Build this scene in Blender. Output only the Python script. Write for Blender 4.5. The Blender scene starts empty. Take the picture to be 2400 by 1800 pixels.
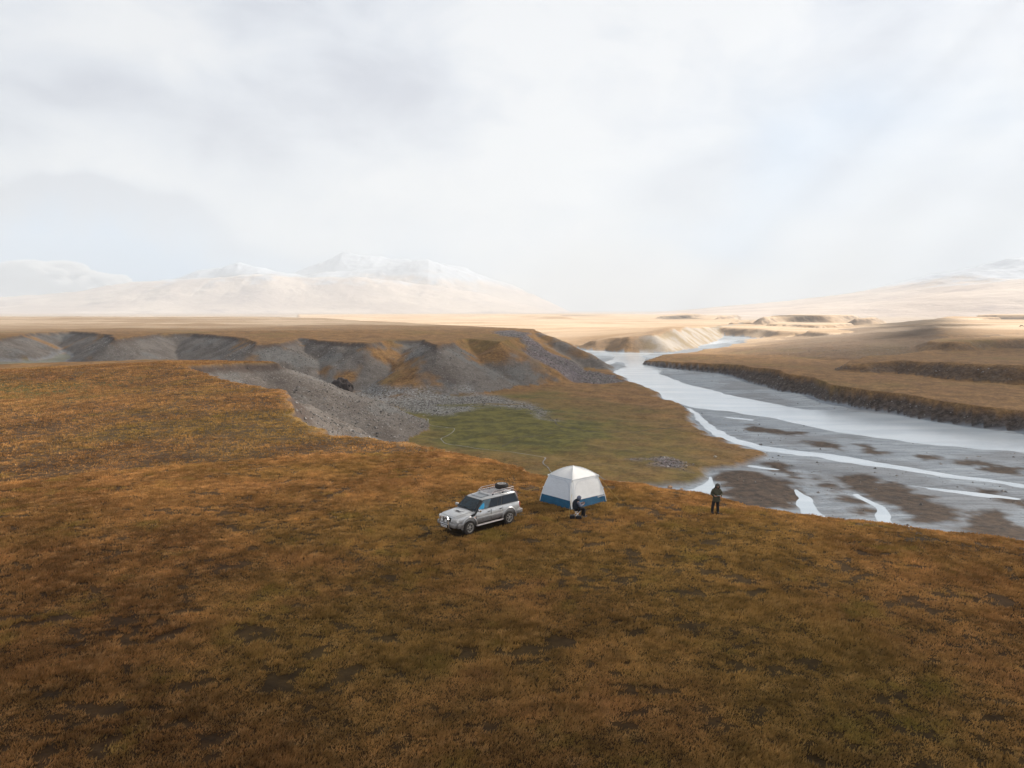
import bpy, bmesh, math, random
import numpy as np
from mathutils import Vector, Matrix, Quaternion
random.seed(7)
SC = bpy.context.scene
COL = SC.collection
R = math.radians

# ---------------------------------------------------------------- camera
CAMZ, F_PX, PITCH = 28.0, 1663.0, R(5.97)
cam_d = bpy.data.cameras.new('camera'); cam = bpy.data.objects.new('camera', cam_d); COL.objects.link(cam)
cam.location = (0, 0, CAMZ); cam.rotation_euler = (R(90) - PITCH, 0, 0)
cam_d.sensor_width = 36; cam_d.lens = 36 * F_PX / 2400; cam_d.clip_start = 0.3; cam_d.clip_end = 60000
SC.camera = cam
SC.render.resolution_x, SC.render.resolution_y = 1024, 768
SC.view_settings.view_transform = 'Standard'; SC.view_settings.look = 'None'
SC.view_settings.exposure = 1.5; SC.view_settings.gamma = 1.0
SC.cycles.max_bounces = 6; SC.cycles.volume_bounces = 1; SC.cycles.diffuse_bounces = 2
SC.cycles.transparent_max_bounces = 12

def at(u, v, z=0.0):
    """point of the real place seen at reference coordinates (u, v) at elevation z"""
    a = math.atan((v - 900) / F_PX) + PITCH
    y = (CAMZ - z) / math.tan(a)
    zc = y * math.cos(PITCH) + (CAMZ - z) * math.sin(PITCH)
    return ((u - 1200) / F_PX * zc, y)
def at3(u, v, z=0.0):
    return (*at(u, v, z), z)

# ---------------------------------------------------------------- node helper
class NT:
    def __init__(s, tree): s.t = tree; s.n = tree.nodes; s.l = tree.links
    def new(s, typ, **kw):
        n = s.n.new(typ)
        for k, v in kw.items():
            if k.startswith('i_'):
                key = k[2:]; key = int(key) if key.isdigit() else key.replace('_', ' ')
                s.put(n.inputs[key], v)
            else: setattr(n, k, v)
        return n
    def put(s, inp, v):
        if isinstance(v, bpy.types.NodeSocket): s.l.new(v, inp)
        else:
            if inp.type == 'RGBA' and not isinstance(v, (int, float)) and len(v) == 3: v = (*v, 1)
            inp.default_value = v
    def math(s, op, a, b=0.0, c=None, clamp=False):
        n = s.n.new('ShaderNodeMath'); n.operation = op; n.use_clamp = clamp
        s.put(n.inputs[0], a); s.put(n.inputs[1], b)
        if c is not None: s.put(n.inputs[2], c)
        return n.outputs[0]
    def mix(s, f, a, b, mode='MIX'):
        n = s.n.new('ShaderNodeMix'); n.data_type = 'RGBA'; n.blend_type = mode
        s.put(n.inputs[0], f); s.put(n.inputs[6], a); s.put(n.inputs[7], b)
        return n.outputs[2]
    def noise(s, vec, scale, detail=3, rough=.55, dist=0.0):
        n = s.new('ShaderNodeTexNoise', i_Vector=vec, i_Scale=scale, i_Detail=detail, i_Roughness=rough, i_Distortion=dist)
        return n.outputs[0]
    def ramp(s, f, lo, hi, a=0.0, b=1.0):
        n = s.new('ShaderNodeMapRange', i_0=f, i_1=lo, i_2=hi, i_3=a, i_4=b); n.clamp = True
        n.interpolation_type = 'SMOOTHSTEP'
        return n.outputs[0]
    def mapv(s, vec, scale=(1, 1, 1), rot=(0, 0, 0)):
        return s.new('ShaderNodeMapping', i_Vector=vec, i_Scale=scale, i_Rotation=rot).outputs[0]

# ---------------------------------------------------------------- sky and sun
SUN_AZ, SUN_EL = R(58), R(35)
SUN = Vector((math.sin(SUN_AZ) * math.cos(SUN_EL), math.cos(SUN_AZ) * math.cos(SUN_EL), math.sin(SUN_EL)))
world = bpy.data.worlds.new('World'); SC.world = world; world.use_nodes = True
w = NT(world.node_tree); w.n.clear()
tc = w.new('ShaderNodeTexCoord').outputs['Generated']
sep = w.new('ShaderNodeSeparateXYZ', i_0=tc)
wn = w.new('ShaderNodeTexNoise', i_Vector=tc, i_Scale=3.2, i_Detail=4, i_Roughness=.55)
wsep = w.new('ShaderNodeSeparateXYZ', i_0=wn.outputs['Color'])
az = w.math('ADD', w.math('ARCTAN2', sep.outputs[0], sep.outputs[1]), w.math('MULTIPLY', w.math('SUBTRACT', wsep.outputs[0], .5), .5))
el = w.math('ADD', w.math('ARCSINE', sep.outputs[2]), w.math('MULTIPLY', w.math('SUBTRACT', wsep.outputs[1], .5), .24))
def blobs(lst):
    tot = None
    for (u, v, su, sv, amp) in lst:
        a0 = math.atan((u - 1200) / F_PX); e0 = math.atan((900 - v) / F_PX) - PITCH
        dx = w.math('MULTIPLY', w.math('SUBTRACT', az, a0), F_PX / su)
        dy = w.math('MULTIPLY', w.math('SUBTRACT', el, e0), F_PX / sv)
        d2 = w.math('ADD', w.math('MULTIPLY', dx, dx), w.math('MULTIPLY', dy, dy))
        g = w.math('MULTIPLY', w.math('POWER', 2.718, w.math('MULTIPLY', d2, -1.0)), amp)
        tot = g if tot is None else w.math('ADD', tot, g)
    return tot
lum = blobs([(1150, 400, 330, 130, .6), (1300, 200, 280, 160, .5), (520, 500, 480, 60, .45), (1500, 640, 600, 90, .5),
             (200, 130, 320, 200, .4), (1450, 50, 320, 140, .4), (2100, 220, 260, 240, .25), (560, 180, 160, 90, .25),
             (850, 290, 270, 130, -.42), (880, 70, 210, 130, -.2), (200, 560, 420, 42, -2.0), (1950, 60, 170, 110, -.55),
             (420, 330, 300, 90, -.35), (1800, 470, 330, 80, -.3)])
blue = blobs([(1700, 515, 210, 55, .75), (420, 650, 300, 50, 1.5), (0, 680, 260, 60, 1.6), (1950, 400, 220, 90, .35), (850, 570, 260, 40, .4)])
fine = w.noise(w.mapv(tc, (1, 1, 2.2)), 6.0, 8, .60, .35)
lumv = w.math('ADD', w.math('ADD', lum, .5), w.math('MULTIPLY', w.math('SUBTRACT', fine, .5), 2.3), clamp=True)
cr = w.new('ShaderNodeValToRGB', i_0=lumv); e = cr.color_ramp.elements
e[0].position = 0; e[0].color = (.250, .262, .298, 1); e[1].position = 1; e[1].color = (.408, .412, .417, 1)
m = cr.color_ramp.elements.new(.5); m.color = (.332, .347, .374, 1)
ccol = w.mix(w.math('MULTIPLY', blue, .8, clamp=True), cr.outputs[0], (.12, .29, .50))
sky = w.new('ShaderNodeTexSky', sky_type='NISHITA', sun_disc=False, sun_elevation=SUN_EL, sun_rotation=SUN_AZ)
skyc = w.mix(1.0, sky.outputs[0], (.1, .1, .1), 'MULTIPLY')
# overhead sky, mostly replaced by a dim tone to darken the foreground
zen = w.ramp(sep.outputs[2], .42, .95, 1.0, 1.4)
cz = w.new('ShaderNodeVectorMath', operation='SCALE', i_0=ccol); w.put(cz.inputs['Scale'], zen)
over = w.ramp(sep.outputs[2], .40, .62)
czw = w.mix(over, cz.outputs[0], (.21, .205, .196))
back_fill = w.math('MULTIPLY', w.ramp(sep.outputs[1], .15, -.35), w.ramp(sep.outputs[2], .75, .35))
czw = w.mix(back_fill, czw, (.62, .62, .63))  # bright band added behind the camera to light the faces turned to it
fin = w.mix(.95, skyc, czw)
bg = w.new('ShaderNodeBackground', i_Color=fin, i_Strength=.94)
w.l.new(bg.outputs[0], w.new('ShaderNodeOutputWorld').inputs[0])

sd = bpy.data.lights.new('sun', 'SUN'); sd.energy = 5.0; sd.angle = R(0.7); sd.color = (1, .91, .78)
so = bpy.data.objects.new('sun', sd); COL.objects.link(so); so.rotation_euler = SUN.to_track_quat('Z', 'Y').to_euler(); so.location = (0, 0, 100)

# ---------------------------------------------------------------- numpy noise
def _h(ix, iy, seed):
    n = (ix.astype(np.int64) * 374761393 + iy.astype(np.int64) * 668265263 + seed * 1442695041) & 0xffffffff
    n = ((n ^ (n >> 13)) * 1274126177) & 0xffffffff
    return ((n ^ (n >> 16)) & 0xffff) / 65535.0
def vnoise(x, y, seed=0):
    ix = np.floor(x); iy = np.floor(y); fx = x - ix; fy = y - iy
    fx = fx * fx * fx * (fx * (fx * 6 - 15) + 10); fy = fy * fy * fy * (fy * (fy * 6 - 15) + 10)
    a = _h(ix, iy, seed); b = _h(ix + 1, iy, seed); c = _h(ix, iy + 1, seed); d = _h(ix + 1, iy + 1, seed)
    return (a + (b - a) * fx) * (1 - fy) + (c + (d - c) * fx) * fy - .5
def fbm(x, y, size, octv=4, seed=0, gain=.5):
    s = 0; a = 1.0; f = 1.0 / size
    for i in range(octv):
        ca, sa = math.cos(i * 1.1 + seed), math.sin(i * 1.1 + seed)
        s = s + a * vnoise((x * ca - y * sa) * f + 17 * i, (x * sa + y * ca) * f - 31 * i, seed + i); a *= gain; f *= 2.03
    return s
def ridged(x, y, size, octv=5, seed=0):
    s = 0; a = 1.0; f = 1.0 / size; t = 0
    for i in range(octv):
        s = s + a * (1 - np.abs(vnoise(x * f + 5.3 * i, y * f + 9.1 * i, seed + i)) * 2.6) ; t += a; a *= .5; f *= 2.07
    return s / t
def sst(x, a, b):
    t = np.clip((x - a) / (b - a), 0, 1); return t * t * (3 - 2 * t)

def sdf(x, y, P, far=90.0):
    """signed distance to polygon P (negative inside), exact only within `far`"""
    P = np.asarray(P, float); out = np.full(x.shape, float(far))
    x0, y0 = P.min(0) - far; x1, y1 = P.max(0) + far
    m = (x > x0) & (x < x1) & (y > y0) & (y < y1)
    if not m.any(): return out
    px, py = x[m], y[m]; d = np.full(px.shape, 1e12); ins = np.zeros(px.shape, bool)
    for i in range(len(P)):
        ax, ay = P[i]; bx, by = P[(i + 1) % len(P)]; ex, ey = bx - ax, by - ay
        t = np.clip(((px - ax) * ex + (py - ay) * ey) / (ex * ex + ey * ey + 1e-9), 0, 1)
        d = np.minimum(d, (px - ax - t * ex) ** 2 + (py - ay - t * ey) ** 2)
        if ay != by:
            c = ((ay > py) != (by > py)) & (px < ex * (py - ay) / ey + ax); ins ^= c
    d = np.sqrt(d); out[m] = np.where(ins, -d, d)
    return out
def line(x, y, L, far=60.0):
    """distance to polyline L of (x, y, val) and the value at the nearest point"""
    L = np.asarray(L, float); dd = np.full(x.shape, 1e12); vv = np.zeros(x.shape)
    for i in range(len(L) - 1):
        ax, ay, az_ = L[i]; bx, by, bz = L[i + 1]; ex, ey = bx - ax, by - ay
        t = np.clip(((x - ax) * ex + (y - ay) * ey) / (ex * ex + ey * ey + 1e-9), 0, 1)
        d = (x - ax - t * ex) ** 2 + (y - ay - t * ey) ** 2
        k = d < dd; dd = np.where(k, d, dd); vv = np.where(k, az_ + (bz - az_) * t, vv)
    return np.sqrt(dd), vv
def idw(x, y, P3):
    s = 0; t = 0
    for (a, b, c) in P3:
        wt = 1 / ((x - a) ** 2 + (y - b) ** 2 + 25); s = s + wt * c; t = t + wt
    return s / t

# ---------------------------------------------------------------- landform outlines
PZ = 16.0
def poly(pts, z=0.0): return [at(u, v, z) for (u, v) in pts]
def poly3(pts): return [at3(u, v, z) for (u, v, z) in pts]
# near plateau, where the camp stands
P1 = poly([(2400, 1262), (2200, 1233), (2000, 1205), (1850, 1183), (1700, 1161), (1500, 1130), (1290, 1099), (1160, 1073), (1025, 1045), (931, 1029),
           (863, 1020), (800, 1016), (754, 1010), (722, 995), (700, 972), (690, 958), (672, 932), (668, 915), (655, 911), (620, 907), (560, 897), (500, 885), (455, 872), (434, 864),
           (470, 862), (506, 859), (545, 857), (579, 853), (620, 852.5), (650, 852), (640, 849), (560, 847), (400, 842.5), (250, 841.5), (120, 843), (0, 846), (-250, 850), (-700, 850)], PZ)
P1 = P1 + [(-260, 20), (-260, -200), (60, -200), (60, 0), (50, 22)]
P2 = poly([(-250, 798), (0, 792), (80, 779), (170, 776), (230, 779), (285, 793), (370, 782), (450, 781), (560, 790), (600, 806), (660, 804),
           (700, 791), (780, 800), (870, 803), (930, 796), (985, 796), (1036, 809), (1089, 793), (1130, 797), (1170, 801), (1215, 791), (1250, 776),
           (1248, 771), (1180, 767.5), (1050, 762), (950, 756), (850, 752), (760, 745), (600, 742), (0, 742), (-900, 742), (-1200, 798)], PZ)
RIDGES = [([(700, 791, 16), (800, 812, 14.5), (860, 823, 12.5), (960, 860, 8), (1065, 922, .6)], .62),
          ([(1248, 773, 16), (1315, 800, 12.3), (1362, 821, 8.6), (1409, 847, 4), (1428, 869, .4)], .55),
          ([(1095, 795, 15.8), (1180, 832, 9.5), (1300, 884, 1.6)], .42),
          ([(640, 805, 14.6), (690, 850, 8), (770, 905, 1)], .5)]
RIDGES = [(poly3(a), k) for a, k in RIDGES]
# other terraces and hills: (edge points u, v, z), slope, wobble
TERR = {
 'north_plain': ([(1150, 800, 2), (1356, 811, 1.6), (1400, 800, 6), (1440, 790, 9), (1480, 789, 10), (1529, 782, 12), (1573, 768, 15), (1605, 765, 14), (1640, 766, 12), (1680, 768, 7),
                  (1760, 762, 5), (1700, 738, 8), (1400, 735.5, 8), (700, 736, 4), (700, 758, 3)], .62),
 'mesa_a': ([(1647, 769, 9), (1691, 767.5, 9), (1779, 771, 8.5), (1822, 775, 8), (1864, 781, 6), (2010, 772, 8), (1950, 760, 8), (1700, 760, 9)], .5),
 'right_terrace': ([(1519, 846, 1.7), (1573, 848, 3), (1648, 854, 3.6), (1700, 853, 4.4), (1747, 855, 5), (1797, 864, 6), (1850, 876, 5.6), (1921, 884, 5.4), (1966, 903, 5.2), (2046, 914, 5.2), (2135, 926, 4.9),
                    (2245, 944, 4.6), (2400, 963, 4.4), (2700, 1010, 4.4), (3400, 900, 5), (3000, 760, 5), (2000, 768, 5), (1860, 785, 4), (1760, 806, 2.5), (1660, 818, 1.5), (1610, 826, 1.2)], .8),
 'terrace_b': ([(1992, 864, 6.2), (2012, 853, 8), (2036, 847, 9), (2120, 842, 10), (2250, 846, 10.5), (2400, 854, 10.7), (2700, 864, 10.7), (2900, 812, 10), (2400, 815, 9.5), (2200, 818, 9), (2080, 832, 7.5)], .55),
 'hill_c': ([(2195, 803, 12), (2230, 800, 13), (2300, 797, 13), (2400, 794, 13.2), (2800, 790, 13.5), (2900, 752, 17), (2450, 750, 17), (2230, 770, 14)], .5),
 'hill_d': ([(2185, 748, 17.5), (2188, 757, 16), (2205, 772, 14.5), (2222, 787, 13.5), (2500, 775, 14.5), (2700, 748, 18)], .10),
 'bank_a': ([(1545, 742, 12), (1590, 741, 13), (1632, 737, 15), (1650, 737.5, 12), (1600, 734, 13)], .6),
 'bank_b': ([(1680, 743, 12.5), (1712, 740, 14), (1725, 738, 13)], .6),
 'bank_c': ([(1717, 757, 10), (1764, 754.5, 11.5), (1800, 750, 12), (1740, 750, 11)], .6),
 'bank_d': ([(1785, 750, 15), (1823, 742, 19), (1900, 740, 19.5), (1956, 740, 19), (2000, 738, 18), (1860, 737, 18)], .6),
 'bank_e': ([(1887, 776, 9.5), (1930, 779, 9.5), (1961, 784, 8.5), (2000, 776, 9.5), (1940, 770, 9.5)], .6),
 'bank_f': ([(1797, 759, 11), (1870, 760, 11.3), (1932, 764, 10.5), (1990, 757, 11.5), (1850, 753, 11.5)], .6),
 'bank_g': ([(2003, 747, 15.5), (2036, 746, 16), (2050, 743, 16)], .6),
 'bank_h': ([(2195, 746.5, 18.6), (2265, 747.5, 18.2), (2330, 743, 18.6), (2230, 741, 18.6)], .6),
 'bank_i': ([(2290, 738, 19), (2400, 738.5, 19), (2500, 739, 19), (2500, 736, 19), (2330, 736, 19)], .6),
 'bank_j': ([(1120, 741, 12), (1250, 740.5, 12.5), (1320, 742, 12), (1300, 738, 12), (1150, 738, 12)], .15),
}
TERR = {k: (poly3(a), s) for k, (a, s) in TERR.items()}
WATER = [
 # main channel
 poly([(1340, 812), (1360, 815), (1444, 821.5), (1473, 826.5), (1500, 824.5), (1603, 814), (1647, 802.5), (1720, 793.5), (1823, 789), (1823, 791), (1760, 797), (1720, 801), (1661, 808), (1600, 821),
       (1545, 828), (1504, 834), (1508, 842), (1519, 850), (1549, 866), (1548, 872), (1539, 876), (1598, 896), (1698, 925), (1797, 943), (1896, 961), (1996, 966), (2095, 975), (2220, 993), (2400, 1019), (2800, 1085),
       (2800, 1130), (2400, 1060), (2195, 1043), (2046, 1025), (1946, 1008), (1847, 988), (1747, 971), (1698, 961), (1638, 957), (1600, 950), (1558, 937), (1534, 919), (1499, 904), (1464, 886), (1430, 872), (1415, 862),
       (1407, 848), (1440, 840), (1446, 833), (1425, 829), (1392, 824), (1360, 819)]),
 # second channel along the green meadow
 poly([(1610, 956), (1620, 958), (1650, 985), (1675, 1003), (1722, 1028), (1797, 1047), (1921, 1066), (2046, 1083), (2145, 1096), (2245, 1113), (2400, 1134), (2700, 1180),
       (2700, 1186), (2400, 1139), (2245, 1120), (2145, 1105), (2046, 1092), (1921, 1074), (1797, 1058), (1735, 1041), (1680, 1020), (1640, 990), (1618, 968)]),
 poly([(1600, 1147), (1622, 1140), (1645, 1132), (1662, 1121), (1672, 1120), (1664, 1131), (1660, 1142), (1664, 1165), (1618, 1165)]),
 poly([(1640, 1104), (1646, 1105), (1666, 1119), (1656, 1120)]),
 poly([(1880, 1150), (1894, 1158), (1912, 1176), (1930, 1210), (1960, 1280), (1880, 1280), (1884, 1210), (1886, 1180)]),
 poly([(2004, 1154), (2012, 1154), (2044, 1186), (2070, 1225), (2100, 1280), (2060, 1280), (2048, 1225), (2030, 1190)]),
]
BARS = [  # gravel islands in the main channel
 poly([(1370, 822), (1420, 826), (1446, 833), (1436, 842), (1412, 852), (1400, 838)]),
 poly([(1424, 857), (1450, 848), (1466, 852), (1468, 860), (1450, 867), (1428, 866)]),
 poly([(1504, 835), (1540, 827), (1600, 829), (1570, 841), (1530, 846)])]
MEADOW = poly([(700, 900), (900, 880), (1250, 830), (1424, 866), (1464, 887), (1499, 905), (1540, 922), (1545, 933), (1575, 945), (1608, 958), (1618, 975), (1636, 1000), (1680, 1024), (1727, 1040), (1767, 1056), (1804, 1071), (1809, 1083),
                (1777, 1099), (1740, 1102), (1690, 1107), (1668, 1119), (1620, 1133), (1575, 1142), (1480, 1150), (1300, 1150), (1100, 1100), (900, 1050), (760, 980)])
DARKS = [poly([(1670, 1136), (1676, 1118), (1700, 1112), (1750, 1108), (1800, 1110), (1835, 1122), (1868, 1138), (1884, 1160), (1888, 1180), (1880, 1188), (1850, 1200), (1680, 1200)]),
         poly([(1808, 1097), (1836, 1087), (1870, 1104), (1884, 1115), (1880, 1128), (1850, 1120), (1818, 1108)]),
         poly([(1912, 1118), (1930, 1122), (1950, 1140), (1958, 1152), (1934, 1154), (1922, 1138)]),
         poly([(1966, 1168), (1994, 1163), (2020, 1182), (2042, 1206), (2010, 1214), (1974, 1188)]),
         poly([(1962, 1115), (2000, 1113), (2050, 1122), (2140, 1150), (2200, 1176), (2240, 1200), (2270, 1245), (2130, 1240), (2080, 1200), (2050, 1180), (2010, 1148), (1970, 1130)]),
         poly([(2260, 1210), (2330, 1200), (2400, 1225), (2500, 1290), (2280, 1280)]),
         poly([(1757, 998), (1800, 1008), (1880, 1018), (1884, 1024), (1820, 1022), (1765, 1012)]),
         poly([(1898, 1034), (1940, 1038), (1985, 1052), (1975, 1060), (1925, 1052)]),
         poly([(2008, 1044), (2060, 1055), (2082, 1070), (2060, 1077), (2020, 1062)]),
         poly([(2150, 1068), (2200, 1075), (2212, 1082), (2170, 1080)]),
         poly([(2245, 1083), (2320, 1088), (2400, 1106), (2400, 1116), (2300, 1102), (2250, 1092)]),
         poly([(2255, 1146), (2330, 1150), (2400, 1165), (2450, 1200), (2360, 1180), (2290, 1165)])]
FAN = poly([(800, 928), (870, 918), (917, 923), (1062, 923), (1152, 937), (1224, 955), (1264, 968), (1300, 996), (1290, 1000), (1240, 975), (1206, 975), (1140, 968), (1062, 988), (1007, 985), (940, 968), (881, 955)])
TALUS = [poly([(1490, 1087), (1560, 1080), (1650, 1099), (1600, 1108), (1530, 1101)]), poly([(1235, 886), (1280, 874), (1350, 872), (1400, 876), (1440, 888), (1470, 900), (1400, 906), (1300, 902), (1240, 897)]),
         poly([(1150, 845), (1200, 838), (1235, 852), (1260, 872), (1300, 880), (1250, 886), (1190, 870)])]
GRASSFACE = [poly([(880, 880), (930, 872), (980, 900), (1010, 920), (950, 924), (900, 920)], 3), poly([(1040, 862), (1110, 845), (1180, 862), (1260, 870), (1230, 884), (1120, 892), (1060, 880)], 3),
             poly([(1180, 800), (1250, 790), (1330, 840), (1410, 860), (1400, 872), (1300, 868), (1220, 830)], 8), poly([(560, 792), (640, 796), (700, 796), (660, 816), (610, 815)], 14), poly([(560, 832), (605, 828), (600, 842), (570, 846)], 9)]
REDS = []

def terrain(x, y, masks=False):
    n1 = fbm(x, y, 9, 3, 3); n2 = fbm(x, y, 9, 3, 11); nb = fbm(x, y, 3.1, 2, 19)
    wx = x + 2.4 * n1; wy = y + 3.2 * n2
    r = np.hypot(x, y)
    # valley floor, rising up the side valley on the left and away from the camera
    side = np.clip(-x - 55, 0, 400) * sst(y, 120, 200) * (1 - sst(y, 500, 900))
    z = .28 + .16 * fbm(x, y, 26, 4, 5) + side * .055
    farb = sst(r, 480, 1300)
    z = z + farb * (3.5 + 3.0 * fbm(x, y, 260, 4, 41) + 2.2 * np.maximum(fbm(x, y * 1.7, 120, 3, 47), 0)) * (1 - .0 * x)
    z = z + sst(x, 700, 2600) * sst(y, 700, 2500) * 10
    # river shaping
    dw = np.full(x.shape, 90.0)
    for W in WATER: dw = np.minimum(dw, sdf(wx * 1.0, wy, W, 60))
    for B in BARS: dw = np.maximum(dw, -sdf(wx, wy, B, 60))
    dm = sdf(x + 3.2 * n1 + 1.6 * nb, y + 4.2 * n2 + 1.6 * nb, MEADOW, 60)
    corridor = 1 - sst(dw, 30, 75)
    z = z * (1 - corridor) + (.24 + .10 * fbm(x, y, 14, 4, 6) + .40 * fbm((x * .80 - y * .60) * .16, (x * .60 + y * .80) * 1.0, 5.0, 4, 7) * sst(dw, 2, 8) * (r < 340)) * corridor
    z = np.where(dw < 5, np.minimum(z, .04 + .06 * dw), z)
    z = np.where(dw < 0, np.maximum(.04 + .12 * dw, -.5), z)
    meadow = sst(-dm, -.3, 2.2)
    z = z + meadow * (.55 + .5 * fbm(x, y, 22, 4, 9) + .14 * fbm(x, y, 2.5, 3, 10) + .9 * sst(-dm, 10, 50))
    fl = z.copy()
    scree = np.zeros(x.shape); soil = np.zeros(x.shape); grassy = np.zeros(x.shape); bank = np.zeros(x.shape)
    rel = np.full(x.shape, 0.)
    # plateaus
    rough = .18 * fbm(x, y, 5, 4, 21) + .7 * fbm(x, y, 22, 3, 22)
    def fall(d, k, cliff=.55):   # height lost outside an edge
        dd = np.maximum(d, 0)
        return np.where(dd > 0, cliff * sst(dd, 0, .7), 0) + k * dd
    d1 = sdf(x + 1.5 * n1 + .8 * nb, y + 1.8 * n2 + .8 * nb, P1, 90)
    soft1 = sst(x, -28, 6) * (y < 110)
    t1 = PZ + .5 * fbm(x, y, 33, 3, 51) * sst(np.hypot(x - 1, y - 38), 6, 24) + .05 * fbm(x, y, 1.6, 3, 52)
    # shallow swale at the far left, a low dome beside it
    t1 = t1 - 2.0 * np.exp(-(((x + 84) / 22) ** 2 + ((y - 112) / 24) ** 2)) + .9 * np.exp(-(((x + 62) / 20) ** 2 + ((y - 140) / 18) ** 2)) - .028 * np.maximum(-x - 90, 0) * sst(y, 90, 150)
    t1 = t1 - 1.2 * sst(-x, 60, 110) * (1 - sst(y, 40, 80))
    t1 = t1 - soft1 * .012 * np.maximum(7 - np.maximum(-d1, 0), 0) ** 2 * .8
    h1 = t1 - fall(d1, .62 - .19 * sst(y, 100, 150), .6) + np.where(d1 > 1, rough * np.minimum(d1 / 6, 1) * .8, 0)
    gul1 = np.where(d1 > 0, .5 * np.sin((x * .8 + y * .35) / 2.3 + 2 * n1) * np.minimum(d1 / 8, 1) * .5, 0); h1 = h1 + gul1
    d2 = sdf(x + 2.0 * n1 + 3.5 * fbm(x, y, 42, 2, 61), y + 2.0 * n2 + 3.5 * fbm(x, y, 38, 2, 62), P2, 120)
    t2 = PZ + (1.5 * fbm(x, y * 1.4, 85, 4, 71)) * sst(-d2, 0, 60) + .8 * fbm(x, y, 24, 3, 72) * sst(-d2, 0, 20) - 2.2 * sst(-d2, 150, 500) + .12 * fbm(x, y, 3, 2, 73)
    k2 = .53 + .1 * fbm(x, y, 40, 2, 77)
    h2 = t2 - fall(d2, k2, .5) + np.where(d2 > 1, rough * np.minimum(d2 / 6, 1) * 1.2, 0)
    hr = np.full(x.shape, -50.)
    nr = np.zeros(x.shape)
    for L, k in RIDGES:
        A = np.asarray(L); m = (x > A[:, 0].min() - 60) & (x < A[:, 0].max() + 60) & (y > A[:, 1].min() - 60) & (y < A[:, 1].max() + 60)
        if m.any():
            d, v = line(x[m] + 2 * n1[m], y[m] + 2 * n2[m], L); hh = v - k * np.sqrt(d * d + 4) + k * 2 + rough[m] * .8
            hr[m] = np.maximum(hr[m], hh)
    h2 = np.maximum(h2, np.where(d2 > 0, hr, -50))
    # smooth foot: blend max
    def smax(a, b, s):
        h = np.clip(.5 + .5 * (b - a) / s, 0, 1); return a * (1 - h) + b * h + s * h * (1 - h) * .5
    for nm, (PT, k) in TERR.items():
        P = [(a, b) for a, b, c in PT]; A = np.asarray(P); far = 90 if k > .25 else 220
        m = (x > A[:, 0].min() - far) & (x < A[:, 0].max() + far) & (y > A[:, 1].min() - far) & (y < A[:, 1].max() + far)
        if not m.any(): continue
        big = A[:, 1].mean() > 600
        wob = 3.0 if nm in ('right_terrace', 'north_plain') else 9.0
        xm, ym = x[m], y[m]
        if nm == 'right_terrace': d = sdf(xm + 2.0 * n1[m] + .6 * nb[m] + 5 * fbm(xm, ym, 26, 2, 86), ym + 2.0 * n2[m] + .6 * nb[m], P, far)
        else: d = sdf(xm + wob * fbm(xm, ym, 30, 3, 81), ym + wob * fbm(xm, ym, 30, 3, 82), P, far)
        ht = idw(xm, ym, PT) + .5 * fbm(xm, ym, 40, 3, 83) * sst(-d, 0, 25)
        if nm == 'right_terrace':
            hh = ht - fall(d, .85, 1.2) + np.where(d > .5, rough[m] * 1.0 + .5 * fbm(xm, ym, 7, 3, 84), 0)
            hh = hh + 1.0 * fbm(xm, ym * 1.3, 70, 4, 85) * sst(-d, 25, 90)
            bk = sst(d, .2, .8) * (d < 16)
        else:
            hh = ht - fall(d, k, .3 if k > .3 else .05) + np.where(d > 1, rough[m] * 1.5, 0)
            bk = np.zeros(d.shape) if nm != 'hill_d' else .6 * sst(d, 1, 8) * (1 - sst(d, 70, 150)) * (xm < at(2200, 780, 12)[0] + 60)  # hill_d slope darkened: its shadow is painted into the ground colour
            if nm == 'north_plain': rel[m] = np.maximum(rel[m], np.where((d > .5) & (hh > z[m] + .3), sst(xm, 78, 96), 0))
            if nm not in ('north_plain', 'hill_d', 'bank_j'):  bk = (.75 if nm != 'hill_c' else .5) * sst(d, .2, 1.5) * (1 - sst(d, 6, 30 if big else 16)) * (1 - .6 * sst(fbm(xm, ym, 16, 3, 88), -.1, .3))  # terrace and bank faces darkened, their shaded sides put into colour
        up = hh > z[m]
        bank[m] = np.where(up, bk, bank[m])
        z[m] = np.maximum(z[m], hh)
    zz = smax(z, h1, 1.2); zz = smax(zz, h2, 1.8)
    if not masks: return zz
    above = zz - fl
    scree1 = sst(d1, .1, .6) * (h1 > z + .1) * (h1 > h2)
    scree2 = sst(d2, .1, .8) * (h2 > z + .1) * (h2 >= h1)
    scree = np.maximum(scree1, scree2)
    gf = np.zeros(x.shape)
    for G in GRASSFACE: gf = np.maximum(gf, sst(-sdf(x + 9 * n1 + 4 * nb, y + 9 * n2 + 4 * nb, G, 60), -2, 3))
    gn = fbm(x, y, 24, 4, 91)
    gf = np.maximum(gf, sst(gn, .27, .40) * scree2)
    gf = np.maximum(gf, sst(x, -4, 22) * sst(gn, -.25, .0) * scree2 * (zz > 5))
    gf = np.maximum(gf, soft1 * sst(x, -8, 0))
    scree = scree * (1 - gf)
    soil = np.maximum(sst(d1, -.1, .3) * (1 - sst(d1, 1.0, 3.5 + 3 * np.abs(n1))) * (1 - soft1), sst(d2, -.3, .3) * (1 - sst(d2, 1.0, 3.0)) * .8 * (1 - gf))
    # sediment apron on the valley floor
    apron = np.maximum(sst(-sdf(x + 5 * n1, y + 7 * n2, FAN, 60), -3, 4), 0) * sst(fbm(x * .45, y * 1.3, 7, 3, 95), -.5, -.1)
    green = sst(-sdf(x + 9 * n1, y + 12 * n2, poly([(780, 930), (900, 960), (1000, 940), (1150, 940), (1300, 930), (1480, 965), (1580, 985), (1700, 1040), (1770, 1080), (1720, 1110), (1500, 1160), (1250, 1160), (950, 1060)]), 90), -8, 14)
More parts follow.
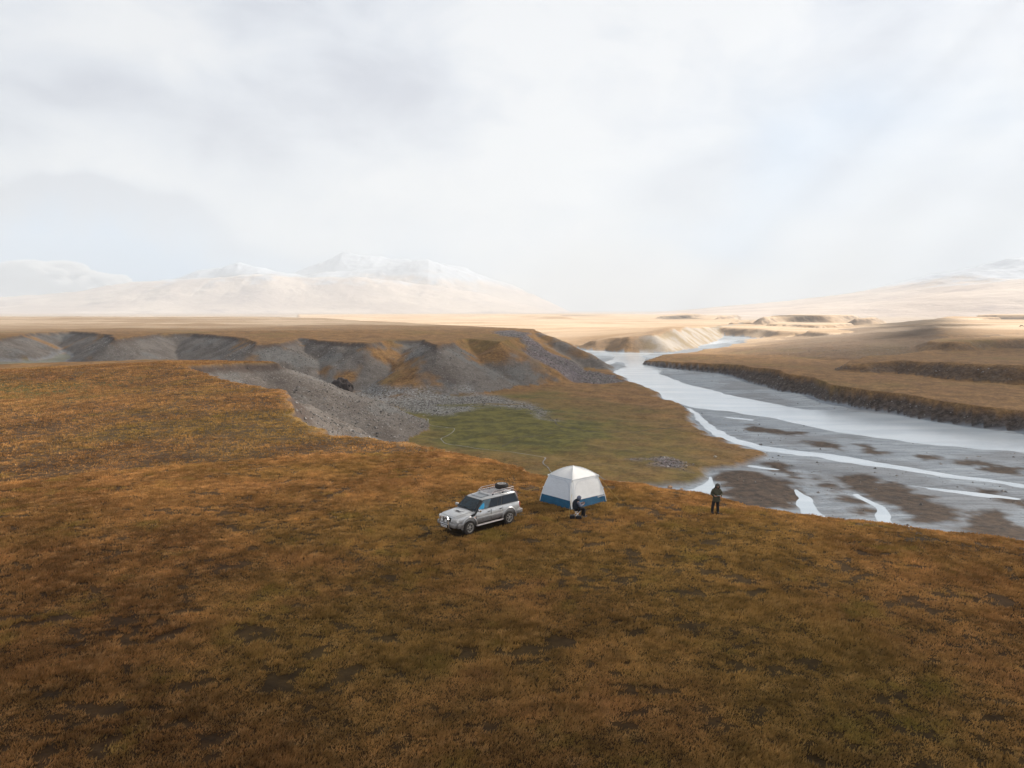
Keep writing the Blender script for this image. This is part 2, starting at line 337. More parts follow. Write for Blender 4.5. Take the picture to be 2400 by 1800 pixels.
    green = green * (.5 + .5 * sst(fbm(x, y, 20, 4, 96), -.35, .15))
    green = np.maximum(green, sst(side, 2, 6) * (above < 2) * (r < 400) * .9)
    green = np.maximum(green, .75 * sst(-sdf(x + 6 * n1, y + 6 * n2, [(-105, 92), (-78, 84), (-62, 100), (-70, 125), (-100, 128)], 60), -8, 10))  # swale tint: part green sward, part shade painted into the hollow
    dark = np.zeros(x.shape)
    for D in DARKS: dark = np.maximum(dark, sst(-sdf(x + 2.2 * n1 + 1.3 * nb, y + 2.6 * n2 + 1.3 * nb, D, 40) + 3.2 * fbm(x * .6, y * 1.3, 3.0, 4, 33), -1.0, 1.6))
    tal = np.zeros(x.shape)
    for D in TALUS: tal = np.maximum(tal, sst(-sdf(x + 5 * n1 + 3 * nb, y + 8 * n2, D, 60), -1.5, 2))
    onfloor = (above < .25 + .8 * meadow) * 1.0
    inriver = (1 - meadow) * (above < .9) * (1 - sst(dw, 45, 70))
    inriver = np.maximum(inriver, (1 - meadow) * (above < .9) * (r < 330) * (x > 20) * (d1 > 4))
    gravel = np.clip(inriver, 0, 1)
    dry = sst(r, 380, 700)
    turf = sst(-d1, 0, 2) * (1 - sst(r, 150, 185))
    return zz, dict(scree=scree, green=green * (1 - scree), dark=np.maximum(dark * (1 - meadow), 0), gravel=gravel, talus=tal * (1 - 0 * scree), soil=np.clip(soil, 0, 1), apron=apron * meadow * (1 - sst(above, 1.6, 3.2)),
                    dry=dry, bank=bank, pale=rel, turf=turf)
def hgt(x, y): return float(terrain(np.array([float(x)]), np.array([float(y)]))[0])

# ---------------------------------------------------------------- mesh helpers
def link(o, parent=None):
    COL.objects.link(o)
    if parent: o.parent = parent
    return o
def props(o, label=None, category=None, group=None, kind=None):
    if label: o['label'] = label
    if category: o['category'] = category
    if group: o['group'] = group
    if kind: o['kind'] = kind
    return o
def np_mesh(name, V, Fc, mat, smooth=True):
    me = bpy.data.meshes.new(name); V = np.asarray(V, np.float32); Fc = np.asarray(Fc, np.int32); k = Fc.shape[1]
    me.vertices.add(len(V)); me.vertices.foreach_set('co', V.ravel())
    me.loops.add(Fc.size); me.loops.foreach_set('vertex_index', Fc.ravel())
    me.polygons.add(len(Fc)); me.polygons.foreach_set('loop_start', np.arange(0, Fc.size, k, dtype=np.int32))
    me.polygons.foreach_set('loop_total', np.full(len(Fc), k, np.int32))
    me.polygons.foreach_set('use_smooth', np.full(len(Fc), smooth, bool))
    me.update(calc_edges=True); me.validate(); me.materials.append(mat)
    return link(bpy.data.objects.new(name, me))
def mat_new(name):
    m = bpy.data.materials.new(name); m.use_nodes = True; t = NT(m.node_tree); t.n.clear()
    b = t.new('ShaderNodeBsdfPrincipled'); o = t.new('ShaderNodeOutputMaterial'); t.l.new(b.outputs[0], o.inputs[0])
    t.b = b; t.o = o; return m, t
def simple(name, col, rough=.6, metal=0.0, var=.15, scale=8.0, bump=0.0, bscale=40, coat=0, spec=.5, trans=0):
    m, t = mat_new(name)
    tc = t.new('ShaderNodeTexCoord').outputs['Object']
    n = t.noise(tc, scale, 4)
    c = t.mix(t.ramp(n, .3, .7), tuple(v * (1 - var) for v in col), tuple(min(1, v * (1 + var)) for v in col))
    t.put(t.b.inputs['Base Color'], c); t.b.inputs['Roughness'].default_value = rough; t.b.inputs['Metallic'].default_value = metal
    t.b.inputs['Coat Weight'].default_value = coat; t.b.inputs['Specular IOR Level'].default_value = spec
    if bump:
        bn = t.new('ShaderNodeBump', i_Strength=bump, i_Distance=.01, i_Height=t.noise(tc, bscale, 3)); t.l.new(bn.outputs[0], t.b.inputs['Normal'])
    return m

# ---------------------------------------------------------------- ground material
def steppe_colour(t, P):
    """dry autumn sward colour as a function of the place"""
    big = t.noise(P, .035, 4, .55); mid = t.noise(P, .22, 4, .6); sm = t.noise(P, 1.7, 4, .65)
    c = t.mix(t.ramp(mid, .36, .66), (.135, .070, .026), (.250, .138, .050))
    c = t.mix(t.math('MULTIPLY', t.ramp(sm, .45, .75), .55), c, (.31, .190, .085))
    c = t.mix(t.math('MULTIPLY', t.ramp(big, .50, .68), .45), c, (.165, .120, .032))
    fine = t.ramp(t.noise(P, 1.1, 5, .75), .32, .68, .62, 1.32); c = t.mix(1.0, c, t.new('ShaderNodeCombineColor', i_0=fine, i_1=fine, i_2=fine).outputs[0], 'MULTIPLY')
    red = t.noise(P, .11, 3, .6)
    c = t.mix(t.math('MULTIPLY', t.ramp(red, .52, .7), .35), c, (.20, .095, .045))
    return c
gm, t = mat_new('ground_surface')
geo = t.new('ShaderNodeNewGeometry'); P = geo.outputs['Position']
def att(n): return t.new('ShaderNodeAttribute', attribute_name=n).outputs['Fac']
base = steppe_colour(t, P)
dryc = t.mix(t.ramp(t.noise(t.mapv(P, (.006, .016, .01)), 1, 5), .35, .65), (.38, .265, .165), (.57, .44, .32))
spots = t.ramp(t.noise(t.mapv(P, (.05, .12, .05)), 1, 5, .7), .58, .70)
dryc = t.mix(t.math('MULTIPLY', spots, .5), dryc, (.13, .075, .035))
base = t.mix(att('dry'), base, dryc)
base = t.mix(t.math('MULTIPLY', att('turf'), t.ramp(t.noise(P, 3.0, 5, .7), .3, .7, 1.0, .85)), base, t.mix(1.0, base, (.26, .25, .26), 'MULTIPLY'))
# dark gaps between tussocks
gap = t.ramp(t.noise(t.mapv(P, (1, 1, 1)), 2.6, 4, .7), .56, .68)
base = t.mix(t.math('MULTIPLY', gap, .75), base, (.022, .013, .008))
gr = t.mix(t.ramp(t.noise(P, .35, 5, .65), .35, .65), (.058, .056, .016), (.132, .116, .028))
gr = t.mix(t.math('MULTIPLY', t.ramp(t.noise(t.mapv(P, (.4, 1.1, 1)), 1.2, 4, .7), .56, .66), .7), gr, (.035, .032, .014))
c = t.mix(att('green'), base, gr)
vo = t.new('ShaderNodeTexVoronoi', i_Vector=P, i_Scale=4.5); vo2 = t.new('ShaderNodeTexVoronoi', i_Vector=P, i_Scale=.9)
stone = t.new('ShaderNodeSeparateColor', i_0=vo.outputs['Color']).outputs[0]; stone2 = t.new('ShaderNodeSeparateColor', i_0=vo2.outputs['Color']).outputs[1]
sc = t.mix(t.ramp(t.noise(P, .09, 5, .6), .35, .65), (.092, .077, .068), (.140, .125, .115))
sc = t.mix(t.math('MULTIPLY', t.ramp(t.noise(P, .05, 4, .6), .52, .62), .6), sc, (.135, .140, .142))
sc = t.mix(t.math('MULTIPLY', t.ramp(stone, .80, .98), .5), sc, (.27, .255, .25))
sc = t.mix(t.math('MULTIPLY', t.ramp(stone2, .75, .95), .4), sc, (.06, .05, .05))
c = t.mix(att('scree'), c, sc)
c = t.mix(t.math('MULTIPLY', att('soil'), .9), c, t.mix(t.noise(P, .8, 4), (.035, .024, .02), (.09, .065, .055)))
tl = t.mix(t.ramp(t.noise(P, .9, 5, .8), .45, .62), (.055, .043, .05), (.27, .24, .27))
c = t.mix(t.math('MULTIPLY', att('talus'), .9), c, tl)
ap = t.mix(t.ramp(t.noise(P, 1.6, 5, .8), .42, .60), (.07, .065, .045), (.36, .37, .40))
c = t.mix(t.math('MULTIPLY', att('apron'), .85), c, ap)
g1 = t.noise(t.mapv(P, (.05, .05, 1), (0, 0, R(33))), 1, 3)
streak = t.noise(t.mapv(P, (.10, .9, 1), (0, 0, R(38))), 1, 6, .6, .8)
gv = t.mix(t.ramp(streak, .35, .68), (.205, .238, .282), (.330, .374, .430))
gv = t.mix(t.math('MULTIPLY', t.ramp(g1, .45, .6), .4), gv, (.13, .125, .13))
gv = t.mix(t.math('MULTIPLY', t.ramp(stone, .85, .99), .35), gv, (.09, .085, .09))
gv = t.mix(t.math('MULTIPLY', t.ramp(t.noise(P, .5, 5, .75), .60, .68), .45), gv, (.11, .085, .075))
c = t.mix(att('gravel'), c, gv)
dk = t.mix(t.ramp(t.noise(P, .8, 5, .7), .35, .65), (.036, .025, .020), (.090, .060, .040))
c = t.mix(t.math('MULTIPLY', att('dark'), .95), c, dk)
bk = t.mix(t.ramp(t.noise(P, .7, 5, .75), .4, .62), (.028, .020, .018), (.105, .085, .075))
c = t.mix(t.math('MULTIPLY', att('bank'), .92), c, bk)  # dark bank soil, with the shade of the faces painted in
pl = t.mix(t.ramp(t.noise(t.mapv(P, (.07, .07, .02)), 1, 4), .42, .6), (.33, .30, .27), (.27, .215, .145))
c = t.mix(att('pale'), c, pl)
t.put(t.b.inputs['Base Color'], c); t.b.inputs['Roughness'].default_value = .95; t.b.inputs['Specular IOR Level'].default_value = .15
bh = t.math('ADD', t.math('MULTIPLY', t.noise(P, 1.3, 6, .7), .5), t.math('MULTIPLY', t.noise(P, .25, 3), .8))
bn = t.new('ShaderNodeBump', i_Strength=.7, i_Distance=.5, i_Height=bh); t.l.new(bn.outputs[0], t.b.inputs['Normal'])

# ---------------------------------------------------------------- ground sheet
def build_ground():
    fr = np.linspace(-R(52), R(52), 1040); bk_ = np.linspace(R(52), R(308), 172)[1:-1]
    A = np.concatenate([fr, bk_]); nr = 980
    Rr = 5.0 * np.exp(np.linspace(0, math.log(11500 / 5.0), nr))
    aa, rr = np.meshgrid(A, Rr); x = (rr * np.sin(aa)).ravel(); y = (rr * np.cos(aa)).ravel()
    z, M = terrain(x, y, True)
    n = len(A); V = np.stack([x, y, z], 1)
    i = np.arange(nr - 1)[:, None] * n; j = np.arange(n)[None, :]; j2 = (j + 1) % n
    Fq = np.stack([(i + j), (i + j2), (i + n + j2), (i + n + j)], -1).reshape(-1, 4)[:, ::-1]
    o = np_mesh('ground', V, Fq, gm)
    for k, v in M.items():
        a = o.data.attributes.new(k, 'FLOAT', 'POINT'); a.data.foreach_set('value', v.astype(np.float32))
    # disc under the camera
    bm = bmesh.new(); bm.from_mesh(o.data); bm.verts.ensure_lookup_table()
    bm.faces.new([bm.verts[q] for q in range(n)][::-1]).smooth = True
    bm.to_mesh(o.data); bm.free()
    props(o, 'golden brown autumn steppe with gullies, gravel and terraces', kind='structure')
    return o
ground = build_ground()

# river water sheet
rm, t = mat_new('silty_water')
P = t.new('ShaderNodeNewGeometry').outputs['Position']
rc = t.mix(t.ramp(t.noise(t.mapv(P, (.03, .12, 1), (0, 0, R(30))), 1, 4), .35, .65), (.40, .47, .55), (.49, .56, .64))
t.put(t.b.inputs['Base Color'], rc); t.b.inputs['Roughness'].default_value = .16; t.b.inputs['Specular IOR Level'].default_value = .5
bn = t.new('ShaderNodeBump', i_Strength=.12, i_Distance=.15, i_Height=t.noise(t.mapv(P, (.8, .8, 1)), 2.0, 5, .7, .6)); t.l.new(bn.outputs[0], t.b.inputs['Normal'])
def sheet(name, pts, z, mat):
    me = bpy.data.meshes.new(name); me.from_pydata([(a, b, z) for a, b in pts], [], [list(range(len(pts)))]); me.materials.append(mat)
    return link(bpy.data.objects.new(name, me))
rv = sheet('river', [(-5, 95), (60, 60), (420, 60), (420, 200), (330, 420), (520, 900), (460, 960), (150, 620), (15, 540), (12, 430), (30, 330), (45, 240), (10, 130)], .055, rm)
props(rv, 'pale braided river winding through grey gravel', kind='structure')

# little brooks in the meadow: ribbons following the ground
sm_, t = mat_new('brook_water')
P = t.new('ShaderNodeNewGeometry').outputs['Position']
t.put(t.b.inputs['Base Color'], t.mix(t.ramp(t.noise(P, 1.2, 4, .7), .56, .66), (.05, .045, .03), (.42, .44, .45)))
t.b.inputs['Roughness'].default_value = .3
smd = simple('ditch_soil', (.035, .03, .018), .9, scale=.8, var=.4)
def ribbon(name, pts, wd, mat, label, lift=.05, zf=.9):
    P3 = [Vector((*at(u, v, zf), 0)) for u, v in pts]; path = []
    for a, b in zip(P3[:-1], P3[1:]):
        n = max(2, int((b - a).length / 1.2))
        path += [a.lerp(b, q / n) for q in range(n)]
    path.append(P3[-1])
    xs = np.array([p.x for p in path]); ys = np.array([p.y for p in path])
    xs = xs + 1.1 * fbm(xs, ys, 5, 2, 5); ys = ys + 1.6 * fbm(xs, ys, 5, 2, 6)
    k = np.ones(3) / 3; xs[1:-1] = np.convolve(xs, k, 'valid'); ys[1:-1] = np.convolve(ys, k, 'valid')
    tx = np.gradient(xs); ty = np.gradient(ys); L = np.hypot(tx, ty) + 1e-6
    wv = wd * (.6 + 1.2 * np.abs(fbm(xs, ys, 6, 2, 8)))
    V = []
    for s in (-1, 0, 1):
        X = xs - s * ty / L * wv / 2; Y = ys + s * tx / L * wv / 2; V.append(np.stack([X, Y, terrain(X, Y) + lift], 1))
    n = len(xs); V = np.concatenate(V); Fq = []
    for s in (0, 1):
        for i in range(n - 1): Fq.append((s * n + i, s * n + i + 1, (s + 1) * n + i + 1, (s + 1) * n + i))
    return props(np_mesh(name, V, Fq, mat), label, kind='structure')
ribbon('stream', [(928, 959), (953, 975), (1000, 984), (1011, 997), (1050, 1003), (1068, 1009), (1060, 1019), (1029, 1029), (1040, 1039), (1134, 1053), (1206, 1060), (1279, 1073), (1272, 1086), (1290, 1096), (1300, 1106)], .20, sm_, 'narrow brook winding across the green meadow')
ribbon('stream', [(1152, 938), (1224, 956), (1264, 971), (1297, 991), (1315, 1006), (1362, 1011), (1420, 1017), (1484, 1013), (1549, 1007), (1625, 1000)], .35, smd, 'dark ditch crossing the meadow to the river')
ribbon('stream', [(1385, 1108), (1409, 1121), (1454, 1127), (1499, 1133), (1540, 1139), (1580, 1140)], .20, sm_, 'stony brook just behind the tent')
ribbon('stream', [(1175, 1045), (1200, 1036), (1215, 1028), (1235, 1030), (1262, 1026), (1300, 1022)], .35, smd, 'short dark ditch in the middle of the meadow')

# ---------------------------------------------------------------- mountains
mm, t = mat_new('mountain_surface')
geo = t.new('ShaderNodeNewGeometry'); P = geo.outputs['Position']; sepP = t.new('ShaderNodeSeparateXYZ', i_0=P)
rock = t.mix(t.ramp(t.noise(t.mapv(P, (1, 1, 2)), .0016, 7, .65), .42, .60), (.42, .35, .31), (.52, .44, .38))
rock = t.mix(t.math('MULTIPLY', t.ramp(t.noise(P, .004, 6, .7), .55, .66), .6), rock, (.27, .22, .22))
sl = att('snowline')
sn = t.ramp(t.math('ADD', sl, t.math('MULTIPLY', t.math('SUBTRACT', t.noise(P, .0035, 8, .72), .5), 2.6)), -.25, .35)
nz = t.new('ShaderNodeSeparateXYZ', i_0=geo.outputs['Normal']).outputs[2]
sn = t.math('MULTIPLY', sn, t.ramp(nz, .45, .75, .55, 1))
t.put(t.b.inputs['Base Color'], t.mix(sn, rock, (.42, .46, .53))); t.b.inputs['Roughness'].default_value = .9
t.b.inputs['Specular IOR Level'].default_value = .1
bn = t.new('ShaderNodeBump', i_Strength=.6, i_Distance=40, i_Height=t.noise(P, .006, 7, .65)); t.l.new(bn.outputs[0], t.b.inputs['Normal'])
def massif(name, a0, a1, na, r0, r1, nr, layers, snow, label):
    A = np.linspace(R(a0), R(a1), na); Rr = np.linspace(r0, r1, nr); aa, rr = np.meshgrid(A, Rr)
    x = (rr * np.sin(aa)).ravel(); y = (rr * np.cos(aa)).ravel(); z = np.full(x.shape, -30.)
    uu = 1200 + x / (y * math.cos(PITCH)) * F_PX
    zm = np.zeros(x.shape)
    for (yl, wf, wb, rg, pts) in layers:
        us = [p[0] for p in pts]; vs = [p[1] for p in pts]
        v = np.interp(uu, us, vs); a = np.arctan((v - 900) / F_PX) + PITCH; H = CAMZ - yl * np.tan(a)
        yy = y + 500 * fbm(x, y, 1700, 3, 7)
        d = yy - yl; prof = np.where(d < 0, np.exp(-(d / wf) ** 2 * 1.4), np.exp(-(d / wb) ** 2 * 1.4))
        rn = ridged(x, y, 1500, 6, int(yl) % 97); rn2 = ridged(x, y * .6, 420, 4, int(yl) % 89)
        h = H * prof * (.94 + rg * (rn - .42) * (1.0 - .45 * prof) + .16 * rg * (rn2 - .4))
        z = np.maximum(z, h); zm = np.maximum(zm, H)
    z = z + 12 * fbm(x, y, 300, 4, 3) * sst(z, 15, 120)
    rq = rr.ravel(); z = z * sst(rq, r0, r0 * 1.22) - 14 * (1 - sst(rq, r0, r0 * 1.05)) + 4
    n = na; i = np.arange(nr - 1)[:, None] * n; j = np.arange(n - 1)[None, :]
    Fq = np.stack([i + j, i + j + 1, i + n + j + 1, i + n + j], -1).reshape(-1, 4)[:, ::-1]
    o = np_mesh(name, np.stack([x, y, z], 1), Fq, mm)
    at_ = o.data.attributes.new('snowline', 'FLOAT', 'POINT'); at_.data.foreach_set('value', snow(x, y, z, uu).astype(np.float32))
    props(o, label, kind='structure'); return o
L_A = [(-400, 702), (-200, 700), (0, 697), (130, 692), (200, 684), (280, 668), (400, 653), (520, 650), (640, 648), (720, 656), (850, 652), (1000, 668), (1130, 690), (1250, 720), (1330, 737), (3000, 738)]
L_B = [(-400, 740), (250, 735), (330, 690), (420, 655), (480, 632), (530, 616), (562, 610), (600, 620), (660, 632), (720, 645), (790, 640), (850, 628), (930, 618), (1005, 608), (1080, 630), (1150, 655), (1250, 690), (1350, 738), (3000, 738)]
L_C = [(-400, 742), (500, 740), (600, 665), (700, 625), (800, 600), (870, 592), (950, 598), (1050, 612), (1200, 665), (1320, 738), (3000, 738)]
massif('mountains', -46, 10, 760, 5400, 11450, 320, [(6700, 1400, 1400, .45, L_A), (8300, 1200, 1200, .40, L_B), (9700, 1300, 900, .4, L_C)],
       lambda x, y, z, u: (z - 330) / 330, 'snowy mountain massif fading into bright haze')
L_R = [(-400, 742), (1380, 741), (1500, 735), (1600, 728), (1700, 720), (1850, 708), (2000, 688), (2150, 655), (2300, 622), (2400, 602), (2800, 540)]
massif('hills', 8, 52, 620, 2600, 7600, 280, [(5200, 2300, 2200, .55, L_R)],
       lambda x, y, z, u: (z - 175) / 120, 'long hillside with snow on its upper slope at right')

# ---------------------------------------------------------------- clouds as volumes: unseen shading deck, cumulus at the horizon
def volume_mat(name, dens, col, aniso=.2):
    m = bpy.data.materials.new(name); m.use_nodes = True; q = NT(m.node_tree); q.n.clear()
    pv = q.new('ShaderNodeVolumePrincipled'); pv.inputs['Density'].default_value = dens; pv.inputs['Color'].default_value = (*col, 1); pv.inputs['Anisotropy'].default_value = aniso
    q.l.new(pv.outputs[0], q.new('ShaderNodeOutputMaterial').inputs['Volume']); return m
cm = volume_mat('cloud_vapour', .07, (1, 1, 1))
def cloud_slab(name, xs, ys, fn, h, mat, label):
    xx, yy = np.meshgrid(xs, ys); T = np.maximum(fn(xx, yy), 0); T[0] = T[-1] = 0; T[:, 0] = T[:, -1] = 0
    n = xx.size; nx = len(xs); ny = len(ys); Tf = T.ravel()
    lump = 14 * fbm(xx, yy, 300, 3, 5).ravel()
    up = np.stack([xx.ravel(), yy.ravel(), h + Tf * .65 + lump], 1); dn = np.stack([xx.ravel(), yy.ravel(), h - Tf * .35 + lump], 1)
    idd = np.where(Tf > 0, np.arange(n) + n, np.arange(n)); Fq = []
    i = (np.arange(ny - 1)[:, None] * nx + np.arange(nx - 1)[None, :]).ravel(); q = np.stack([i, i + 1, i + nx + 1, i + nx], 1)
    q = q[(Tf[q] > 0).any(1)]
    F2 = np.concatenate([q, idd[q][:, ::-1]])
    o = np_mesh(name, np.concatenate([up, dn]), F2, mat)
    bm = bmesh.new(); bm.from_mesh(o.data); bmesh.ops.delete(bm, geom=[v for v in bm.verts if not v.link_faces], context='VERTS'); bm.to_mesh(o.data); bm.free()
    return props(o, label, kind='stuff')
CH = 1650.0; OFF = (SUN.x / SUN.z * CH, SUN.y / SUN.z * CH)
def shade(X, Y):
    x = X - OFF[0]; y = Y - OFF[1]
    yb = np.interp(x, [-2500, -1500, -700, -300, -150, -60, 20, 150, 300, 450, 700, 1200], [1900, 1500, 1350, 1120, 850, 590, 440, 375, 350, 335, 330, 320])
    f = np.clip((yb - y + 25) / 60, -1, 1); f = np.minimum(f, np.clip((y + 1500) / 300, -1, 1)); f = np.minimum(f, np.clip((1500 - x) / 300, -1, 1)); f = np.minimum(f, np.clip((x + 2600) / 300, -1, 1))
    T = np.interp(y, [8, 18, 30, 45, 75, 125, 200, 400, 1400], [75, 14, 4.2, 1.8, 1.6, 4, 8, 7, 5])
    T = np.where(y < 330, T + 4.5 * sst(y, 66, 100) * sst(x, -50 + 0 * y, -12), T)
    T = T + 70 * (1 - sst(x, -420, -300)) * (1 - sst(y, 200, 300))
    out = T * (f + .35 * fbm(x, y, 160, 4, 15) * (f < .95))
    for C in SHADOWS:
        d = sdf(x + 50 * fbm(x, y, 120, 3, 17), y + 40 * fbm(x, y, 90, 3, 18), [p[:2] for p in poly3(C)], 200); out = np.maximum(out, np.clip(-d / 18, 0, 1) * 45)
    return out
SHADOWS = [[(2031, 746, 16), (2185, 747, 17), (2180, 790, 12), (2195, 829, 8), (2021, 812, 6), (1960, 797, 6), (2070, 786, 8), (2005, 777, 8)],
           [(1775, 752, 12), (1823, 741, 17), (1956, 740, 18), (1900, 753, 14)], [(2240, 802, 12), (2600, 796, 13), (2700, 824, 9), (2250, 828, 9)],
           [(1545, 742, 12), (1632, 738, 14), (1640, 744, 10), (1560, 746, 10)], [(1180, 739, 10), (1330, 739, 10), (1500, 737, 10), (1000, 737, 10)]]
cloud_slab('cloud', np.concatenate([np.arange(OFF[0] - 2700, OFF[0] - 120, 30), np.arange(OFF[0] - 120, OFF[0] + 1100, 12)]), np.concatenate([np.arange(OFF[1] - 1600, OFF[1] - 20, 60), np.arange(OFF[1] - 20, OFF[1] + 120, 5), np.arange(OFF[1] + 120, OFF[1] + 2600, 14)]), shade, CH, cm, 'unseen cloud deck shaped to cast shade over the land')  # out of view; outline and thickness shaped to place sun and shade
# white cumulus low over the left horizon
cm2 = volume_mat('cumulus_vapour', .02, (1, 1, 1), .1)
def cumulus(name, c, sc_, seed, mat, label):
    bm = bmesh.new(); bmesh.ops.create_icosphere(bm, subdivisions=6, radius=1)
    V = np.array([v.co[:] for v in bm.verts])
    d = 1 + .45 * fbm(V[:, 0] * 3 + V[:, 2] * 2, V[:, 1] * 3 + 9 - V[:, 2], 1.6, 5, seed) + .25 * fbm(V[:, 0] * 3 - V[:, 1], V[:, 2] * 3, .7, 3, seed + 5)
    zf = np.where(V[:, 2] < 0, .45, 1)
    for v, q, k in zip(bm.verts, V * d[:, None], zf): v.co = (q[0] * sc_[0], q[1] * sc_[1], q[2] * sc_[2] * k)
    me = bpy.data.meshes.new(name); bm.to_mesh(me); bm.free(); me.materials.append(mat)
    o = link(bpy.data.objects.new(name, me)); o.location = c; return props(o, label, kind='stuff')
cumulus('cumulus_cloud', (-8550, 12700, 430), (1150, 500, 400), 4, cm2, 'low white cumulus cloud at the left horizon')
cumulus('cumulus_cloud', (-7350, 12800, 360), (700, 450, 280), 9, cm2, 'smaller white cloud beside the low cumulus')

# ---------------------------------------------------------------- haze
hz = volume_mat('haze_air', 1.85e-4, (.56, .625, .71), .0)
bm = bmesh.new(); bmesh.ops.create_cube(bm, size=1)
me = bpy.data.meshes.new('haze'); 
for v in bm.verts: v.co = (v.co.x * 23300, v.co.y * 23300, -40 if v.co.z < 0 else 1220)
bm.to_mesh(me); bm.free(); me.materials.append(hz)
haze = link(bpy.data.objects.new('haze', me)); props(haze, 'pale even haze filling the valley air', kind='stuff')

# ---------------------------------------------------------------- object helpers
class MB:
    """collects shapes into one mesh"""
    def __init__(s): s.bm = bmesh.new()
    def box(s, c, d, rot=None, bev=0.0, seg=2):
        r = bmesh.ops.create_cube(s.bm, size=1); M = Matrix.Translation(c) @ (rot.to_matrix().to_4x4() if rot is not None else Matrix()) @ Matrix.Diagonal((*d, 1))
        bmesh.ops.transform(s.bm, matrix=M, verts=r['verts'])
        if bev:
            es = list({e for v in r['verts'] for e in v.link_edges}); bmesh.ops.bevel(s.bm, geom=es, offset=bev, segments=seg, affect='EDGES', profile=.5)
        return s
    def tube(s, pts, r, n=8, cap=True):
        pts = [Vector(p) for p in pts]; rs = r if isinstance(r, (list, tuple)) else [r] * len(pts); rings = []
        prev = None
        for i, p in enumerate(pts):
            a = pts[max(i - 1, 0)]; b = pts[min(i + 1, len(pts) - 1)]; tdir = (b - a).normalized()
            if prev is None: nx = tdir.orthogonal().normalized()
            else: nx = (prev - tdir * prev.dot(tdir)).normalized()
            prev = nx; ny = tdir.cross(nx)
            rings.append([s.bm.verts.new(p + (nx * math.cos(2 * math.pi * k / n) + ny * math.sin(2 * math.pi * k / n)) * rs[i]) for k in range(n)])
        for a, b in zip(rings[:-1], rings[1:]):
            for k in range(n): s.bm.faces.new((a[k], a[(k + 1) % n], b[(k + 1) % n], b[k]))
        if cap: s.bm.faces.new(rings[0][::-1]); s.bm.faces.new(rings[-1])
        return s
    def lathe(s, prof, M=Matrix(), n=24, close=False, cap0=True):
        """profile (radius, height) about local Z"""
        rings = [[s.bm.verts.new(M @ Vector((r * math.cos(2 * math.pi * k / n), r * math.sin(2 * math.pi * k / n), h))) for k in range(n)] for r, h in prof]
        pr = list(zip(rings[:-1], rings[1:])) + ([(rings[-1], rings[0])] if close else [])
        for a, b in pr:
            for k in range(n): s.bm.faces.new((a[k], a[(k + 1) % n], b[(k + 1) % n], b[k]))
        if not close:
            if cap0: s.bm.faces.new(rings[0][::-1])
            s.bm.faces.new(rings[-1])
        return s
    def slab(s, pts, nrm, th):
        """flat polygon pushed out by th along nrm"""
        nrm = Vector(nrm).normalized(); a = [s.bm.verts.new(Vector(p)) for p in pts]; b = [s.bm.verts.new(Vector(p) + nrm * th) for p in pts]
        s.bm.faces.new(a[::-1]); s.bm.faces.new(b)
        for i in range(len(a)): j = (i + 1) % len(a); s.bm.faces.new((a[i], a[j], b[j], b[i]))
        return s
    def hull(s, pts, faces):
        v = [s.bm.verts.new(p) for p in pts]
        for f in faces: s.bm.faces.new([v[i] for i in f])
        return s
    def build(s, name, mat, parent=None, smooth=True, ang=35, label=None):
        bmesh.ops.recalc_face_normals(s.bm, faces=s.bm.faces); me = bpy.data.meshes.new(name); s.bm.to_mesh(me); s.bm.free()
        me.materials.append(mat)
        if smooth:
            for p in me.polygons: p.use_smooth = True
            me.set_sharp_from_angle(angle=R(ang))
        o = link(bpy.data.objects.new(name, me), parent)
        if label: o['label'] = label
        return o
def empty(name, loc, rot=(0, 0, 0)):
    o = bpy.data.objects.new(name, None); COL.objects.link(o); o.location = loc; o.rotation_euler = rot; o.empty_display_size = .2; return o
def skin(name, nodes, edges, mat, parent=None, sub=2, root=0, label=None):
    """continuous limb surface: nodes (x, y, z, rx[, ry])"""
    me = bpy.data.meshes.new(name + '_cage'); me.from_pydata([n[:3] for n in nodes], edges, []); o = bpy.data.objects.new(name, me); COL.objects.link(o)
    md = o.modifiers.new('s', 'SKIN'); md.use_smooth_shade = True
    for i, n in enumerate(nodes):
        sv = me.skin_vertices[0].data[i]; sv.radius = (n[3], n[4] if len(n) > 4 else n[3]); sv.use_root = (i == root)
    o.modifiers.new('u', 'SUBSURF').render_levels = sub; o.modifiers['u'].levels = sub
    dg = bpy.context.evaluated_depsgraph_get(); m2 = bpy.data.meshes.new_from_object(o.evaluated_get(dg)); m2.name = name
    bpy.data.objects.remove(o); m2.materials.clear(); m2.materials.append(mat)
    for p in m2.polygons: p.use_smooth = True
    ob = link(bpy.data.objects.new(name, m2), parent)
    if label: ob['label'] = label
    return ob

